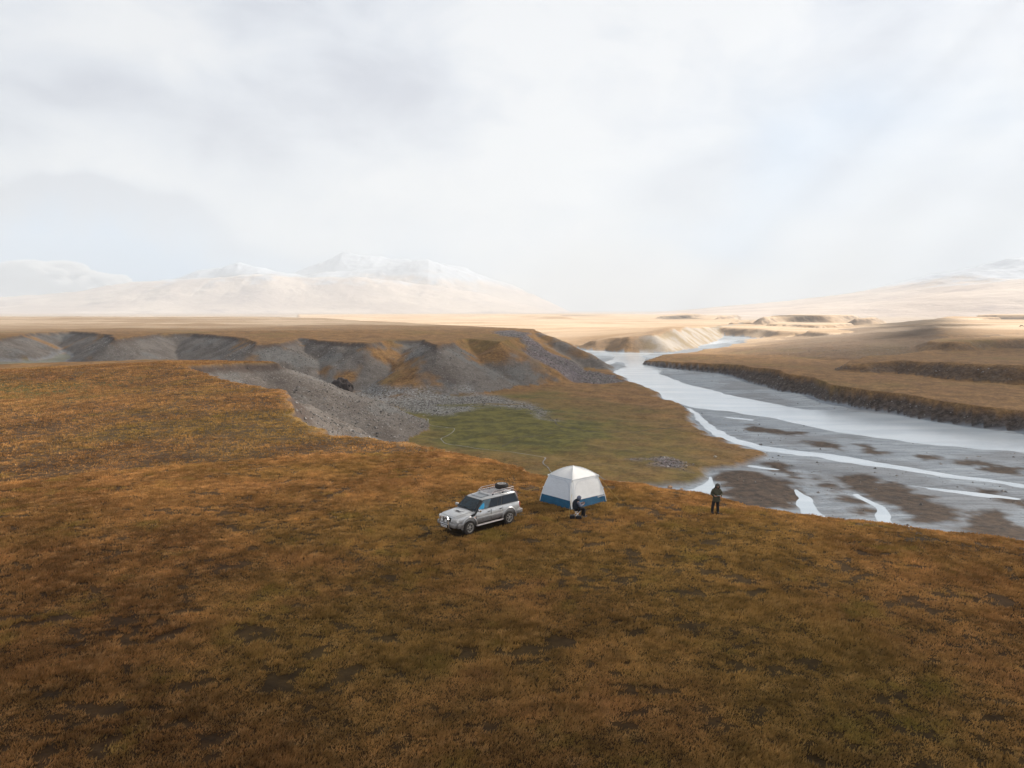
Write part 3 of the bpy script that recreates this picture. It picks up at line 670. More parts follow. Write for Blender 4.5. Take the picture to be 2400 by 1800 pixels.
# ---------------------------------------------------------------- materials of the things
def paint_mat():
    m, t = mat_new('silver_paint'); tc = t.new('ShaderNodeTexCoord').outputs['Object']; s = t.new('ShaderNodeSeparateXYZ', i_0=tc)
    n = t.noise(tc, 3.5, 5, .65); n2 = t.noise(t.mapv(tc, (2, 1, 6)), 6, 4, .7)
    dirt = t.ramp(t.math('ADD', s.outputs[2], t.math('MULTIPLY', t.math('SUBTRACT', n2, .5), .55)), 1.0, .52)
    c = t.mix(t.ramp(n, .3, .7), (.50, .515, .54), (.58, .595, .61))
    dust = t.math('MULTIPLY', t.ramp(t.noise(tc, 9, 5, .7), .48, .7), .25)
    c = t.mix(dust, c, (.36, .31, .26)); c = t.mix(t.math('MULTIPLY', dirt, .85), c, (.070, .052, .040))
    t.put(t.b.inputs['Base Color'], c); t.put(t.b.inputs['Metallic'], t.math('MULTIPLY', t.math('SUBTRACT', 1.0, dirt), .55))
    t.put(t.b.inputs['Roughness'], t.math('ADD', .33, t.math('MULTIPLY', dirt, .5))); t.put(t.b.inputs['Coat Weight'], t.math('MULTIPLY', t.math('SUBTRACT', 1.0, dirt), .35)); t.b.inputs['Coat Roughness'].default_value = .15
    return m
M_paint = paint_mat()
M_roofglass = simple('roof_film', (.16, .18, .20), .25, .2)
M_glass = simple('dark_glass', (.008, .014, .024), .06, 0, .3, 2, spec=.4)
M_wind = simple('windscreen_glass', (.012, .028, .04), .05, 0, .4, 2, spec=.55)
M_glass2 = simple('side_glass', (.05, .11, .15), .07, 0, .4, 3, spec=.9)
M_black = simple('black_plastic', (.018, .018, .02), .55)
M_trim = simple('dark_trim', (.03, .03, .033), .5)
M_chrome = simple('polished_tube', (.75, .75, .76), .22, .9)
M_tyre = simple('tyre_rubber', (.028, .024, .022), .85, bump=.4)
M_rim = simple('alloy_rim', (.40, .385, .37), .4, .6)
M_lamp = simple('lamp_glass', (.80, .83, .86), .08, .1, coat=.8)
M_amber = simple('amber_lens', (.75, .22, .03), .25)
M_redl = simple('red_lens', (.45, .02, .02), .25)
M_rack = simple('rack_tube', (.55, .50, .50), .4, .5)
M_ladder = simple('ladder_tube', (.50, .30, .34), .35, .5)
M_deck = simple('rack_slat', (.30, .28, .30), .45, .4)
M_plate = simple('plate_white', (.75, .76, .78), .4)
M_blue = simple('blue_cloth', (.02, .32, .62), .7)
M_ink = simple('dark_ink', (.03, .03, .035), .6)

# ---------------------------------------------------------------- four wheel drive car
def make_car():
    fl, rl = at(1101, 1254, PZ), at(1193.5, 1228.5, PZ)
    d = Vector((fl[0] - rl[0], fl[1] - rl[1], 0)); wb = d.length; S = wb / 2.97; d.normalize(); left = Vector((-d.y, d.x, 0))
    ctr = (Vector((*fl, 0)) + Vector((*rl, 0))) / 2 - left * .90 * S
    f_ = ctr + d * 1.4; b_ = ctr - d * 1.4; l_ = ctr + left * .8; r_ = ctr - left * .8
    nz = Vector((f_.x - b_.x, f_.y - b_.y, hgt(f_.x, f_.y) - hgt(b_.x, b_.y))).cross(Vector((l_.x - r_.x, l_.y - r_.y, hgt(l_.x, l_.y) - hgt(r_.x, r_.y)))).normalized()
    gz = (hgt(f_.x, f_.y) + hgt(b_.x, b_.y) + hgt(l_.x, l_.y) + hgt(r_.x, r_.y)) / 4
    X = (d - nz * d.dot(nz)).normalized(); Y = nz.cross(X)
    root = empty('car', (ctr.x, ctr.y, gz)); root.rotation_euler = Matrix((X, Y, nz)).transposed().to_euler(); root.scale = (S, S, S)
    props(root, 'silver off-road car with roof rack, snorkel and muddy doors parked left of the tent', 'car')
    hw = .88
    # lower body by stations (x, bottom, top, half width)
    st = [(2.36, .62, .92, .66), (2.30, .52, 1.02, .80), (2.05, .50, 1.10, .86), (1.5, .50, 1.15, hw), (1.02, .48, 1.20, hw), (.3, .48, 1.225, hw + .01), (-1.0, .48, 1.235, hw + .01), (-1.9, .52, 1.24, hw),
          (-2.30, .55, 1.235, hw - .02), (-2.42, .62, 1.20, hw - .07)]
    m = MB(); rings = []
    for (x, zb, zt, wd) in st:
        pr = [(wd - .12, zb), (wd - .03, zb + .10), (wd, zb + .25), (wd + .005, .88 if zt > 1 else zb + .27), (wd - .02, zt - .10), (wd - .07, zt - .03), (wd - .16, zt), (.35, zt + .025 if x < 2.2 else zt + .01), (0, zt + .03 if x < 2.2 else zt + .012)]
        full = pr + [(-a, b) for a, b in reversed(pr[:-1])]
        rings.append([m.bm.verts.new((x, a, b)) for a, b in full])
    n = len(rings[0])
    for a, b in zip(rings[:-1], rings[1:]):
        for k in range(n): m.bm.faces.new((a[k], a[(k + 1) % n], b[(k + 1) % n], b[k]))
    m.bm.faces.new(rings[0]); m.bm.faces.new(rings[-1][::-1])
    body = m.build('body', M_paint, root, ang=40)
    cut = MB()
    for wx in (1.485, -1.485):
        for s in (-1, 1): cut.lathe([(.50, s * .52), (.50, s * 1.2)], Matrix.Translation((wx, 0, .46)) @ Matrix.Rotation(R(-90), 4, 'X'), 32)
    cutter = cut.build('cutter', M_black)
    bo = body.modifiers.new('b', 'BOOLEAN'); bo.object = cutter; bo.operation = 'DIFFERENCE'; bo.solver = 'EXACT'
    dg = bpy.context.evaluated_depsgraph_get(); nm = bpy.data.meshes.new_from_object(body.evaluated_get(dg)); body.modifiers.clear(); body.data = nm; nm.name = 'body'
    bpy.data.objects.remove(cutter)
    for p in nm.polygons: p.use_smooth = True
    nm.set_sharp_from_angle(angle=R(35))
    # cabin
    B = [(1.06, .82), (-2.38, .80)]; zb = 1.215
    def side(sgn, s, tt, off=0.0):   # point on the side plane: s along the length 0..1, tt height 0..1
        xb = 1.02 + (-2.37 - 1.02) * s; xt = .40 + (-2.20 - .40) * s; x = xb + (xt - xb) * tt
        y = .835 + (.695 - .835) * tt + off; return (x, sgn * y, zb + (1.80 - zb) * tt)
    P = [(1.02, -.835, zb - .02), (1.02, .835, zb - .02), (-2.37, .835, zb - .02), (-2.37, -.835, zb - .02), (.40, -.695, 1.78), (.40, .695, 1.78), (-2.20, .695, 1.80), (-2.20, -.695, 1.80)]
    P += [(-.6, .695, 1.835), (-.6, -.695, 1.835)]
    cb = MB(); cb.hull(P, [(0, 1, 5, 4), (1, 2, 6, 8, 5), (2, 3, 7, 6), (3, 0, 4, 9, 7), (4, 5, 8, 9), (9, 8, 6, 7), (3, 2, 1, 0)])
    bmesh.ops.bevel(cb.bm, geom=[e for e in cb.bm.edges if e.calc_length() < 3.5 and (e.verts[0].co.z > 1.7 or e.verts[1].co.z > 1.7)], offset=.06, segments=3, affect='EDGES')
    cb.build('cabin', M_paint, root, ang=45)
    # windscreen and rear window
    def wpt(yf, tt, off):
        x = 1.02 + (.40 - 1.02) * tt; z = zb - .02 + (1.78 - zb + .02) * tt; hwid = .835 + (.695 - .835) * tt; nx, nz_ = .67, .74
        return (x + off * nx, yf * hwid, z + off * nz_)
    fr = MB(); fr.slab([wpt(-.965, .02, .004), wpt(.965, .02, .004), wpt(.95, .93, .004), wpt(-.95, .93, .004)], (.67, 0, .74), .008); frame = fr.build('window_frame', M_trim, root, smooth=False)
    g = MB(); g.slab([wpt(-.92, .07, .014), wpt(.92, .07, .014), wpt(.88, .88, .014), wpt(-.88, .88, .014)], (.67, 0, .74), .006); g.build('windscreen', M_wind, root, smooth=False)
    for yy in (-.35, .28):
        wp = MB(); wp.tube([(1.06, yy, 1.235), (.99, yy + .22, 1.285), (.90, yy + .50, 1.345)], .014, 5); wp.build('wiper', M_black, root)
    g = MB(); g.slab([(-2.40, .66, 1.27), (-2.40, -.66, 1.27), (-2.245, -.58, 1.72), (-2.245, .58, 1.72)], (-1, 0, .3), .012); g.build('rear_window', M_glass, root, smooth=False)
    for s in (-1, 1):
        nrm = (0, s * 1, .24)
        def win(name, s0, s1, mat, t0=.07, t1=.84, sl0=0, sl1=0, off=.005, th=.006, par=root):
            q = MB(); pts = [side(s, s0, t0, off), side(s, s1, t0, off), side(s, s1 - sl1, t1, off), side(s, s0 + sl0, t1, off)]
            q.slab(pts, nrm, th); return q.build(name, mat, par, smooth=False)
        sf = win('window_frame', .0, .985, M_trim, .03, .885, .03, .02, .001, .005)
        a = win('side_window', .028, .265, M_glass2, .08, .83, .045, 0, .009)
        win('side_window', .285, .475, M_glass, .09, .83, 0, 0, .009); win('side_window', .49, .56, M_glass, .09, .83, 0, 0, .009); win('side_window', .59, .955, M_glass, .09, .83, 0, .02, .009)
        if s == 1:
            q = MB(); q.slab([side(s, .04, .10, .017), side(s, .17, .10, .017), side(s, .15, .38, .017), side(s, .11, .62, .017), side(s, .075, .55, .017)], nrm, .004); q.build('blue_jacket', M_blue, root, smooth=False, label='bright blue cloth seen through the front side window')
        # doors: seams, handles, side rubbing strip
        for x0, x1 in ((.98, -.10), (-.12, -1.0)):
            q = MB(); yy = s * (hw + .012); q.tube([(x0, yy, 1.15), (x0, yy, .56), (x1, yy, .56), (x1, yy, 1.15)], .007, 4); q.build('door_seam', M_black, root)
            q = MB(); q.box((x1 + .17, s * (hw + .022), 1.07), (.17, .03, .045), bev=.01); q.build('door_handle', M_trim, root)
        q = MB(); q.box((-.02, s * (hw + .018), .80), (2.0, .035, .11), bev=.014); q.build('side_moulding', M_paint, root)
        q = MB(); q.tube([(1.0, s * .90, .44), (.9, s * .95, .42), (-.9, s * .95, .42), (-1.0, s * .90, .44)], .035, 8).box((0, s * .87, .43), (1.85, .16, .03), bev=.01); q.build('side_step', M_rack, root)
        # flared arches
        for wx, a0, a1 in ((1.485, -8, 188), (-1.485, -8, 188)):
            q = MB(); prev = None; N = 22
            for i in range(N + 1):
                a = R(a0 + (a1 - a0) * i / N); c_, s_ = math.cos(a), math.sin(a)
                ring = [q.bm.verts.new((wx + c_ * r0, s * yy, .46 + s_ * r0)) for r0, yy in ((.49, hw - .08), (.485, hw + .055), (.515, hw + .07), (.565, hw + .05), (.585, hw - .01))]
                if prev:
                    for k in range(4): q.bm.faces.new((prev[k], prev[k + 1], ring[k + 1], ring[k]))
                prev = ring
            q.build('wheel_arch', M_paint, root, ang=60)
            q = MB(); q.box((wx, s * .62, .62), (.98, .30, .5)); q.build('wheel_well', M_black, root, smooth=False)
        q = MB(); q.box((.86, s * 1.02, 1.27), (.13, .22, .16), bev=.035, seg=3).box((.86, s * .90, 1.22), (.05, .10, .05)); mr = q.build('mirror', M_chrome if s == 1 else M_paint, root)
        q = MB(); q.box((1.10, s * (hw + .008), .90), (.09, .02, .045)); q.build('side_indicator', M_amber, root, smooth=False)
        q = MB(); q.box((-2.40, s * .74, 1.0), (.06, .18, .30), bev=.015); q.build('tail_light', M_redl, root)
        # headlights
        q = MB(); q.hull([(2.375, s * .36, .80), (2.30, s * .82, .82), (2.31, s * .80, 1.00), (2.36, s * .38, .99), (2.25, s * .36, .80), (2.15, s * .84, .82), (2.16, s * .82, 1.00), (2.24, s * .38, .99)],
                         [(0, 1, 2, 3), (4, 7, 6, 5), (0, 4, 5, 1), (1, 5, 6, 2), (2, 6, 7, 3), (3, 7, 4, 0)]); q.build('headlight', M_lamp, root, smooth=False)
        q = MB(); q.lathe([(.07, 0), (.07, .02), (.03, .025)], Matrix.Translation((2.44, s * .66, .60)) @ Matrix.Rotation(R(90), 4, 'Y'), 14); q.build('fog_light', M_black, root)
    # wheels
    def wheel(name, loc, side_, parent, lay=False, mat_rim=M_rim):
        w_ = empty(name, loc); w_.parent = parent
        if lay: w_.rotation_euler = (R(180), 0, R(20))
        else: w_.rotation_euler = (R(-90 * side_), 0, R(random.uniform(0, 60) * 0))
        q = MB(); q.lathe([(.245, -.12), (.30, -.135), (.365, -.13), (.397, -.10), (.403, -.04), (.403, .04), (.397, .10), (.365, .13), (.30, .135), (.245, .12)], n=36, close=True); ty = q.build('tyre', M_tyre, w_, ang=50)
        for k in range(0): pass
        q = MB(); q.lathe([(.25, .122), (.262, .138), (.235, .142), (.225, .10), (.205, .07), (.06, .06)], n=36, cap0=False)
        for k in range(6):
            a = 2 * math.pi * k / 6; q.box((math.cos(a) * .135, math.sin(a) * .135, .093), (.17, .055, .05), Quaternion((0, 0, 1), a), bev=.012)
        q.lathe([(.065, .06), (.065, .135), (.04, .15)], n=16); q.build('rim', mat_rim, w_, ang=35)
        q = MB(); q.lathe([(.062, .072), (.062, .084), (.212, .088), (.212, .072)], n=24); q.build('spoke_gap_shade', M_black, w_); return w_  # dark ring behind the spokes, standing for the shade in the gaps
    for wx in (1.485, -1.485):
        for s in (-1, 1):
            wv = wheel('wheel', (wx, s * .80, .40), s, root)
            if wx > 0: wv.rotation_euler = (R(-90 * s), 0, R(4))
    # front
    q = MB(); q.box((2.355, 0, .905), (.06, .70, .20), bev=.01)
    for z in (.85, .90, .95): q.box((2.375, 0, z), (.02, .62, .018))
    q.build('grille', M_black, root)
    q = MB(); q.box((2.385, 0, .90), (.02, .14, .10), bev=.02).tube([(2.38, -.24, .99), (2.39, -.10, .83)], .02, 6).tube([(2.38, .24, .99), (2.39, .10, .83)], .02, 6); q.build('grille_emblem', M_chrome, root)
    q = MB(); q.box((2.36, 0, .62), (.22, 1.60, .24), bev=.06, seg=3).box((2.10, .86, .60), (.42, .10, .24), bev=.04).box((2.10, -.86, .60), (.42, .10, .24), bev=.04); q.build('front_bumper', M_paint, root)
    q = MB(); q.box((2.473, 0, .60), (.012, .7, .08)); q.build('bumper_opening', M_black, root, smooth=False)
    bar = MB(); Z = [(2.46, .43, .36), (2.56, .40, .50), (2.58, .38, .75), (2.56, .36, .98), (2.54, .30, 1.04), (2.53, 0, 1.06)]
    bar.tube(Z + [(x, -y, z) for x, y, z in reversed(Z[:-1])], .032, 8).tube([(2.565, .38, .68), (2.565, -.38, .68)], .025, 8)
    bb = bar.build('bull_bar', M_chrome, root)
    for s in (-1, 1):
        q = MB(); q.lathe([(.04, -.07), (.085, -.03), (.098, .0), (.098, .025)], Matrix.Translation((2.56, s * .17, .86)) @ Matrix.Rotation(R(90), 4, 'Y'), 18); sp = q.build('spot_light', M_black, root)
        q = MB(); q.lathe([(.088, .026), (.085, .036), (.03, .045)], Matrix.Translation((2.56, s * .17, .86)) @ Matrix.Rotation(R(90), 4, 'Y'), 18); q.build('lens', M_lamp, sp)
    q = MB(); q.box((2.60, 0, .56), (.012, .52, .115), bev=.004); pl = q.build('number_plate', M_plate, root)
    q = MB()
    q.box((0, 0, 0), (.001, .001, .001)) if False else None
    for k, yy in enumerate([-.20, -.155, -.09, -.045, 0.0, .045, .11, .155, .20]): q.box((2.609, yy, .56), (.004, .024, .06)); 
    q.build('plate_lettering', M_ink, pl, smooth=False)
    # bonnet details
    q = MB(); q.box((1.42, 0, 1.205), (.34, .46, .05), Quaternion((0, 1, 0), R(3)), bev=.02); sc_ = q.build('bonnet_scoop', M_paint, root)
    q = MB(); q.box((1.595, 0, 1.21), (.02, .26, .035)); q.build('scoop_mouth', M_black, sc_, smooth=False)
    q = MB()
    for s in (-1, 1): q.tube([(2.2, s * .60, 1.105), (1.6, s * .66, 1.165), (1.05, s * .70, 1.205)], .006, 4)
    q.tube([(2.27, -.6, 1.06), (2.275, .6, 1.06)], .006, 4); q.build('bonnet_seam', M_trim, root)
    cu = bpy.data.curves.new('bonnet_script', 'FONT'); cu.body = 'Patrol'; cu.size = .24; cu.extrude = .002; cu.align_x = 'CENTER'; cu.shear = .3
    tmp = bpy.data.objects.new('tmp', cu); COL.objects.link(tmp); dg = bpy.context.evaluated_depsgraph_get(); tm = bpy.data.meshes.new_from_object(tmp.evaluated_get(dg)); bpy.data.objects.remove(tmp)
    tm.materials.clear(); tm.materials.append(simple('script_grey', (.22, .21, .20), .5)); to = link(bpy.data.objects.new('bonnet_lettering', tm), root); to.location = (1.72, 0, 1.183); to.rotation_euler = (0, R(5), R(90))
    q = MB(); q.box((1.04, 0, 1.232), (.10, 1.3, .02), bev=.005); q.build('cowl_vent', M_black, root)
    # snorkel on the left wing
    q = MB(); q.box((1.22, .90, 1.06), (.30, .075, .13), Quaternion((0, 1, 0), R(12)), bev=.025).tube([(1.14, .915, 1.08), (1.0, .915, 1.20), (.92, .90, 1.32), (.60, .80, 1.66)], [.05, .048, .044, .042], 8).box((.585, .79, 1.73), (.10, .11, .15), bev=.025)
    q.build('snorkel', M_black, root)
    # roof details
    q = MB(); q.slab([(.28, -.44, 1.812), (.28, .44, 1.812), (-.36, .44, 1.836), (-.36, -.44, 1.836)], (.03, 0, 1), .01); q.build('sunroof', M_roofglass, root, smooth=False)
    q = MB()
    for s in (-1, 1): q.tube([(-.3, s * .58, 1.87), (-2.1, s * .58, 1.86)], .02, 6)
    q.build('roof_rail', M_paint, root)
    # roof rack
    q = MB(); zt, zl = 2.08, 1.95; y1 = .60; x0, x1 = -.42, -2.12
    q.tube([(x0 + .02, -y1, zl), (x0 + .02, y1, zl), (x1, y1, zl), (x1, -y1, zl), (x0 + .02, -y1, zl)], .016, 6)
    q.tube([(x0, -y1, zl), (x0 - .22, -y1, zt), (x1, -y1, zt), (x1, y1, zt), (x0 - .22, y1, zt), (x0, y1, zl)], .016, 6)
    for s in (-1, 1):
        for k in range(4): xk = x0 - .22 - k * (1.48 / 3); q.tube([(xk, s * y1, zl), (xk, s * y1, zt)], .012, 5)
    rk = q.build('roof_rack', M_rack, root)
    q = MB()
    for k in range(11): xk = x0 - .06 - k * .158; q.box((xk, 0, zl - .006), (.035, 1.2, .018))
    q.build('rack_deck', M_deck, rk, smooth=False)
    for s in (-1, 1):
        for xk in (-.5, -1.25, -2.0): q = MB(); q.box((xk, s * .585, 1.895), (.10, .06, .09), bev=.01); q.build('rack_foot', M_black, rk)
    # rear
    q = MB(); q.box((-2.47, 0, .64), (.22, 1.80, .24), bev=.05, seg=3).box((-2.28, .885, .64), (.50, .09, .24), bev=.03).box((-2.28, -.885, .64), (.50, .09, .24), bev=.03); q.build('rear_bumper', M_paint, root)
    q = MB()
    for yy in (.28, .60): q.tube([(-2.52, yy, 1.02), (-2.50, yy, 1.15), (-2.34, yy, 1.74), (-2.22, yy, 1.86), (-2.12, yy, 1.86)], .017, 6)
    for k in range(5): tt = k / 4; q.tube([(-2.50 + .15 * tt, .28, 1.16 + .55 * tt), (-2.50 + .15 * tt, .60, 1.16 + .55 * tt)], .013, 6)
    q.build('rear_ladder', M_ladder, root)
    q = MB(); q.tube([(1.08, -.80, 1.20), (1.12, -.83, 1.62)], .006, 4); q.build('antenna', M_black, root)
    q = MB(); q.box((0, 0, .50), (3.6, 1.1, .16)).tube([(1.485, -.75, .40), (1.485, .75, .40)], .06, 8).tube([(-1.485, -.75, .40), (-1.485, .75, .40)], .06, 8); q.build('chassis', M_black, root)
    # spare wheel lies on the rack: a thing of its own
    spare = empty('spare_wheel', (0, 0, 0)); bpy.context.view_layer.update()
    Mw = root.matrix_world @ Matrix.Translation((-1.72, -.02, 2.085)) @ Matrix.Rotation(R(15), 4, 'Z'); spare.matrix_world = Mw
    tmpw = wheel('wheel', (0, 0, 0), 1, spare)
    for ch in list(tmpw.children): ch.parent = spare
    bpy.data.objects.remove(tmpw)
    props(spare, 'spare wheel with pale rim lying flat on the roof rack', 'spare wheel')
    return root
car = make_car()

# ---------------------------------------------------------------- tent
def fabric(name, col, rough=.75, bump=.35, trans=.0, var=.06, warm=None):
    m, t = mat_new(name); tc = t.new('ShaderNodeTexCoord').outputs['Object']
    n = t.noise(t.mapv(tc, (1, 1, 2.5)), 2.2, 4, .6)
    t.put(t.b.inputs['Base Color'], t.mix(t.ramp(n, .3, .7), tuple(v * (1 - var) for v in col), col)); t.b.inputs['Roughness'].default_value = rough
    t.b.inputs['Sheen Weight'].default_value = .1
    b = t.new('ShaderNodeBump', i_Strength=bump, i_Distance=.03, i_Height=t.noise(t.mapv(tc, (1, 1, 2.2)), 3.0, 4, .6, .8)); t.l.new(b.outputs[0], t.b.inputs['Normal'])
    if trans:
        tr = t.new('ShaderNodeBsdfTranslucent', i_Color=(*col, 1)); mx = t.new('ShaderNodeMixShader', i_0=trans); t.l.new(t.b.outputs[0], mx.inputs[1]); t.l.new(tr.outputs[0], mx.inputs[2]); t.l.new(mx.outputs[0], t.o.inputs[0])
    return m
def make_tent():
    f = Vector((*at(1340, 1196, PZ), 0)); l = Vector((*at(1265, 1174, PZ), 0)); r = Vector((*at(1421, 1176, PZ), 0))
    b = l + r - f; c = (f + b) / 2; S_ = ((l - f).length + (r - f).length) / 2
    base = [f, r, b, l]; gz = sum(hgt(p.x, p.y) for p in base) / 4
    root = empty('tent', (c.x, c.y, gz)); props(root, 'white dome tent with blue skirt and a closed front panel', 'tent')
    Mwhite = fabric('white_tent_cloth', (.88, .89, .90), trans=.12); Mblue = fabric('blue_tent_cloth', (.002, .100, .215), trans=.05, bump=.6, var=.3); Mshade_seam = fabric('shaded_wall_and_seam_cloth', (.66, .72, .80), bump=.8, trans=.1); Mseam = simple('seam_tape', (.42, .50, .62), .7)
    Mcord = simple('guy_cord', (.55, .38, .10), .7)
    B = [p - c for p in base]
    gb = [hgt(p.x, p.y) - gz for p in base]
    hs, hp, ks = 1.74, 2.26, .70; hb = .50; kb = 1 - (1 - ks) * (hb / hs)
    def corner(i, h): k = 1 - (1 - ks) * (h / hs); k += .035 * math.sin(math.pi * h / hs); return Vector((B[i].x * k, B[i].y * k, h + gb[i] * (1 - h / hs)))
    def wallpt(i, s, h, sag=True):
        a = corner(i, h); d = corner((i + 1) % 4, h); p = a.lerp(d, s); q = .06 * math.sin(math.pi * s) * (h / hs) ** .8 * .6 - .05 * math.sin(math.pi * s) * math.sin(math.pi * min(1, h / hs)) 
        n = Vector(((a + d) / 2).to_2d().to_3d()).normalized(); return p + n * q
    def wall(i, h0, h1, mat, name, par, nh=8, ns=14, wr=.0):
        m = MB(); g = []
        for a in range(nh + 1):
            row = []
            for k in range(ns + 1):
                h = h0 + (h1 - h0) * a / nh; s = k / ns; p = wallpt(i, s, h)
                if wr: n = Vector((p.x, p.y, 0)).normalized(); p = p + n * wr * math.sin(k * 1.9 + a * .8 + i) * math.sin(math.pi * s)
                if h0 == 0 and a == 0: p.z = hgt(p.x + c.x, p.y + c.y) - gz - .02
                row.append(m.bm.verts.new(p))
            g.append(row)
        for a in range(nh):
            for k in range(ns): m.bm.faces.new((g[a][k], g[a][k + 1], g[a + 1][k + 1], g[a + 1][k]))
        return m.build(name, mat, par, ang=80)
    # walls of white cloth; the left one has shade painted in as a bluish tone
    for i in range(4): wall(i, hb, hs, Mwhite if i != 3 else Mshade_seam, 'wall_panel', root, wr=.006 if i != 3 else .010)
    for i in range(4): wall(i, 0, hb, Mblue, 'skirt', root, nh=4, wr=.018)
    # roof: curved from shoulder to peak
    m = MB(); N = 10; g = []
    ring_n = 4 * 10
    for a in range(N + 1):
        tt = a / N; row = []
        for k in range(ring_n):
            i = k // 10; s = (k % 10) / 10; p = wallpt(i, s, hs); rad = 1 - tt; hh = hs + (hp - hs) * (1 - rad ** 1.75)
            crn = abs(s - .5) * 2; sagm = -.045 * (1 - crn ** 2) * math.sin(math.pi * tt)
            row.append(m.bm.verts.new((p.x * max(rad, .001) , p.y * max(rad, .001), hh + sagm)))
        g.append(row)
    for a in range(N):
        for k in range(ring_n): m.bm.faces.new((g[a][k], g[a][(k + 1) % ring_n], g[a + 1][(k + 1) % ring_n], g[a + 1][k]))
    bmesh.ops.remove_doubles(m.bm, verts=m.bm.verts, dist=.004); m.build('roof', Mwhite, root, ang=80)
    # corner pole sleeves, eaves, hub caps
    for i in range(4):
        q = MB(); pts = [corner(i, h) * 1.004 for h in np.linspace(.06, hs, 9)]
        for k in range(1, 11):
            tt = k / 10; rad = 1 - tt; p = corner(i, hs); pts.append(Vector((p.x * max(rad, .001), p.y * max(rad, .001), hs + (hp - hs) * (1 - rad ** 1.75) + .008)))
        q.tube(pts, .022, 6); q.build('pole_sleeve', Mwhite, root)
        q = MB(); p = corner(i, hs - .10); q.box(p * 1.02, (.10, .10, .13), bev=.02); q.build('pole_hub', Mwhite, root); q = MB(); q.box(corner(i, .9) * 1.015, (.07, .07, .09), bev=.015); q.build('pole_hub', Mwhite, root)
        q = MB(); q.tube([wallpt(i, s, hs - .04) * 1.008 for s in np.linspace(0, 1, 12)], .014, 5); q.build('eave_seam', Mseam if i == 3 else Mwhite, root)
    q = MB(); q.lathe([(.10, 0), (.07, .03), (.02, .07)], Matrix.Translation((0, 0, hp - .02)), 12); q.build('peak_cap', Mwhite, root)
    # arch seam of the door panel on the left face (wall 3 runs left corner -> front corner), faint arch on the right face
    def arch(i, mat, r=.009):
        q = MB(); o = []
        seq = [(.10, hs - .13)] + [(.10 + .55 * k / 5, hs - .13) for k in range(1, 6)] + [(.74, hs - .16), (.82, hs - .24), (.87, hs - .40), (.89, hs - .6), (.90, 1.0), (.905, .55)]
        if i != 3: seq = [(1 - a, b) for a, b in seq]
        for s, h in seq:
            p = wallpt(i, s, h); n = Vector((p.x, p.y, 0)).normalized(); o.append(p + n * .012)
        q.tube(o, r, 5); q.build('door_seam', mat, root)
    arch(3, Mseam, .012); arch(0, Mshade_seam, .006)
    # white flap hanging at the front corner
    q = MB(); n = Vector((B[0].x, B[0].y, 0)).normalized(); sd_ = Vector((-n.y, n.x, 0)); rows = []
    for k in range(12):
        tt = k / 11; h = hs - .15 - (hs - .25) * tt; p = corner(0, max(h, .02)) + n * .05; wd = (.085 + .05 * math.sin(math.pi * min(1, tt * 1.2))) * (1 if tt < .8 else 1 - .7 * (tt - .8) / .2)
        rows.append([q.bm.verts.new(p + sd_ * wd * s + n * (.05 if s == 0 else 0)) for s in (-1, -.4, 0, .4, 1)])
    for a, b_ in zip(rows[:-1], rows[1:]):
        for k in range(4): q.bm.faces.new((a[k], a[k + 1], b_[k + 1], b_[k]))
    q.build('rolled_flap', Mwhite, root, ang=80)
    # lettering on the blue skirt, right face (wall 0 runs front -> right)
    cu = bpy.data.curves.new('s', 'FONT'); cu.body = 'Quechua'; cu.size = .17; cu.extrude = .002; cu.align_x = 'CENTER'; cu.shear = .2
    tmp = bpy.data.objects.new('tmp', cu); COL.objects.link(tmp); dg = bpy.context.evaluated_depsgraph_get(); tm = bpy.data.meshes.new_from_object(tmp.evaluated_get(dg)); bpy.data.objects.remove(tmp)
    tm.materials.clear(); tm.materials.append(Mwhite); to = link(bpy.data.objects.new('skirt_lettering', tm), root)
    p = wallpt(0, .87, .40); X = (corner(1, .4) - corner(0, .4)).normalized(); U = (wallpt(0, .87, .5) - wallpt(0, .87, .3)).normalized(); Nn = X.cross(U).normalized(); U = Nn.cross(X)
    to.matrix_local = Matrix.Translation(p + Nn * .03) @ Matrix((X, U, Nn)).transposed().to_4x4()
    # mud flap at the base
    # guy lines and pegs
    def guy(a, b_):
        b3 = Vector((b_[0], b_[1], hgt(*b_) - gz)) - Vector((c.x, c.y, 0)); q = MB(); q.tube([a, b3], .009, 4); gl = q.build('guy_line', Mcord, root)
        q = MB(); q.tube([b3 + Vector((0, 0, .07)), b3 - Vector((0, 0, .05))], .01, 5); q.build('peg', M_chrome, gl)
    guy(corner(1, hs - .05), at(1452, 1174, PZ)); guy(corner(3, hs - .1), at(1250, 1146.5, PZ)); guy(corner(3, .95), at(1228, 1152, PZ)); guy(corner(0, 1.0), at(1333, 1213, PZ)); guy(corner(0, .5), at(1349, 1206, PZ))
    return root, c
tent, tent_c = make_tent()

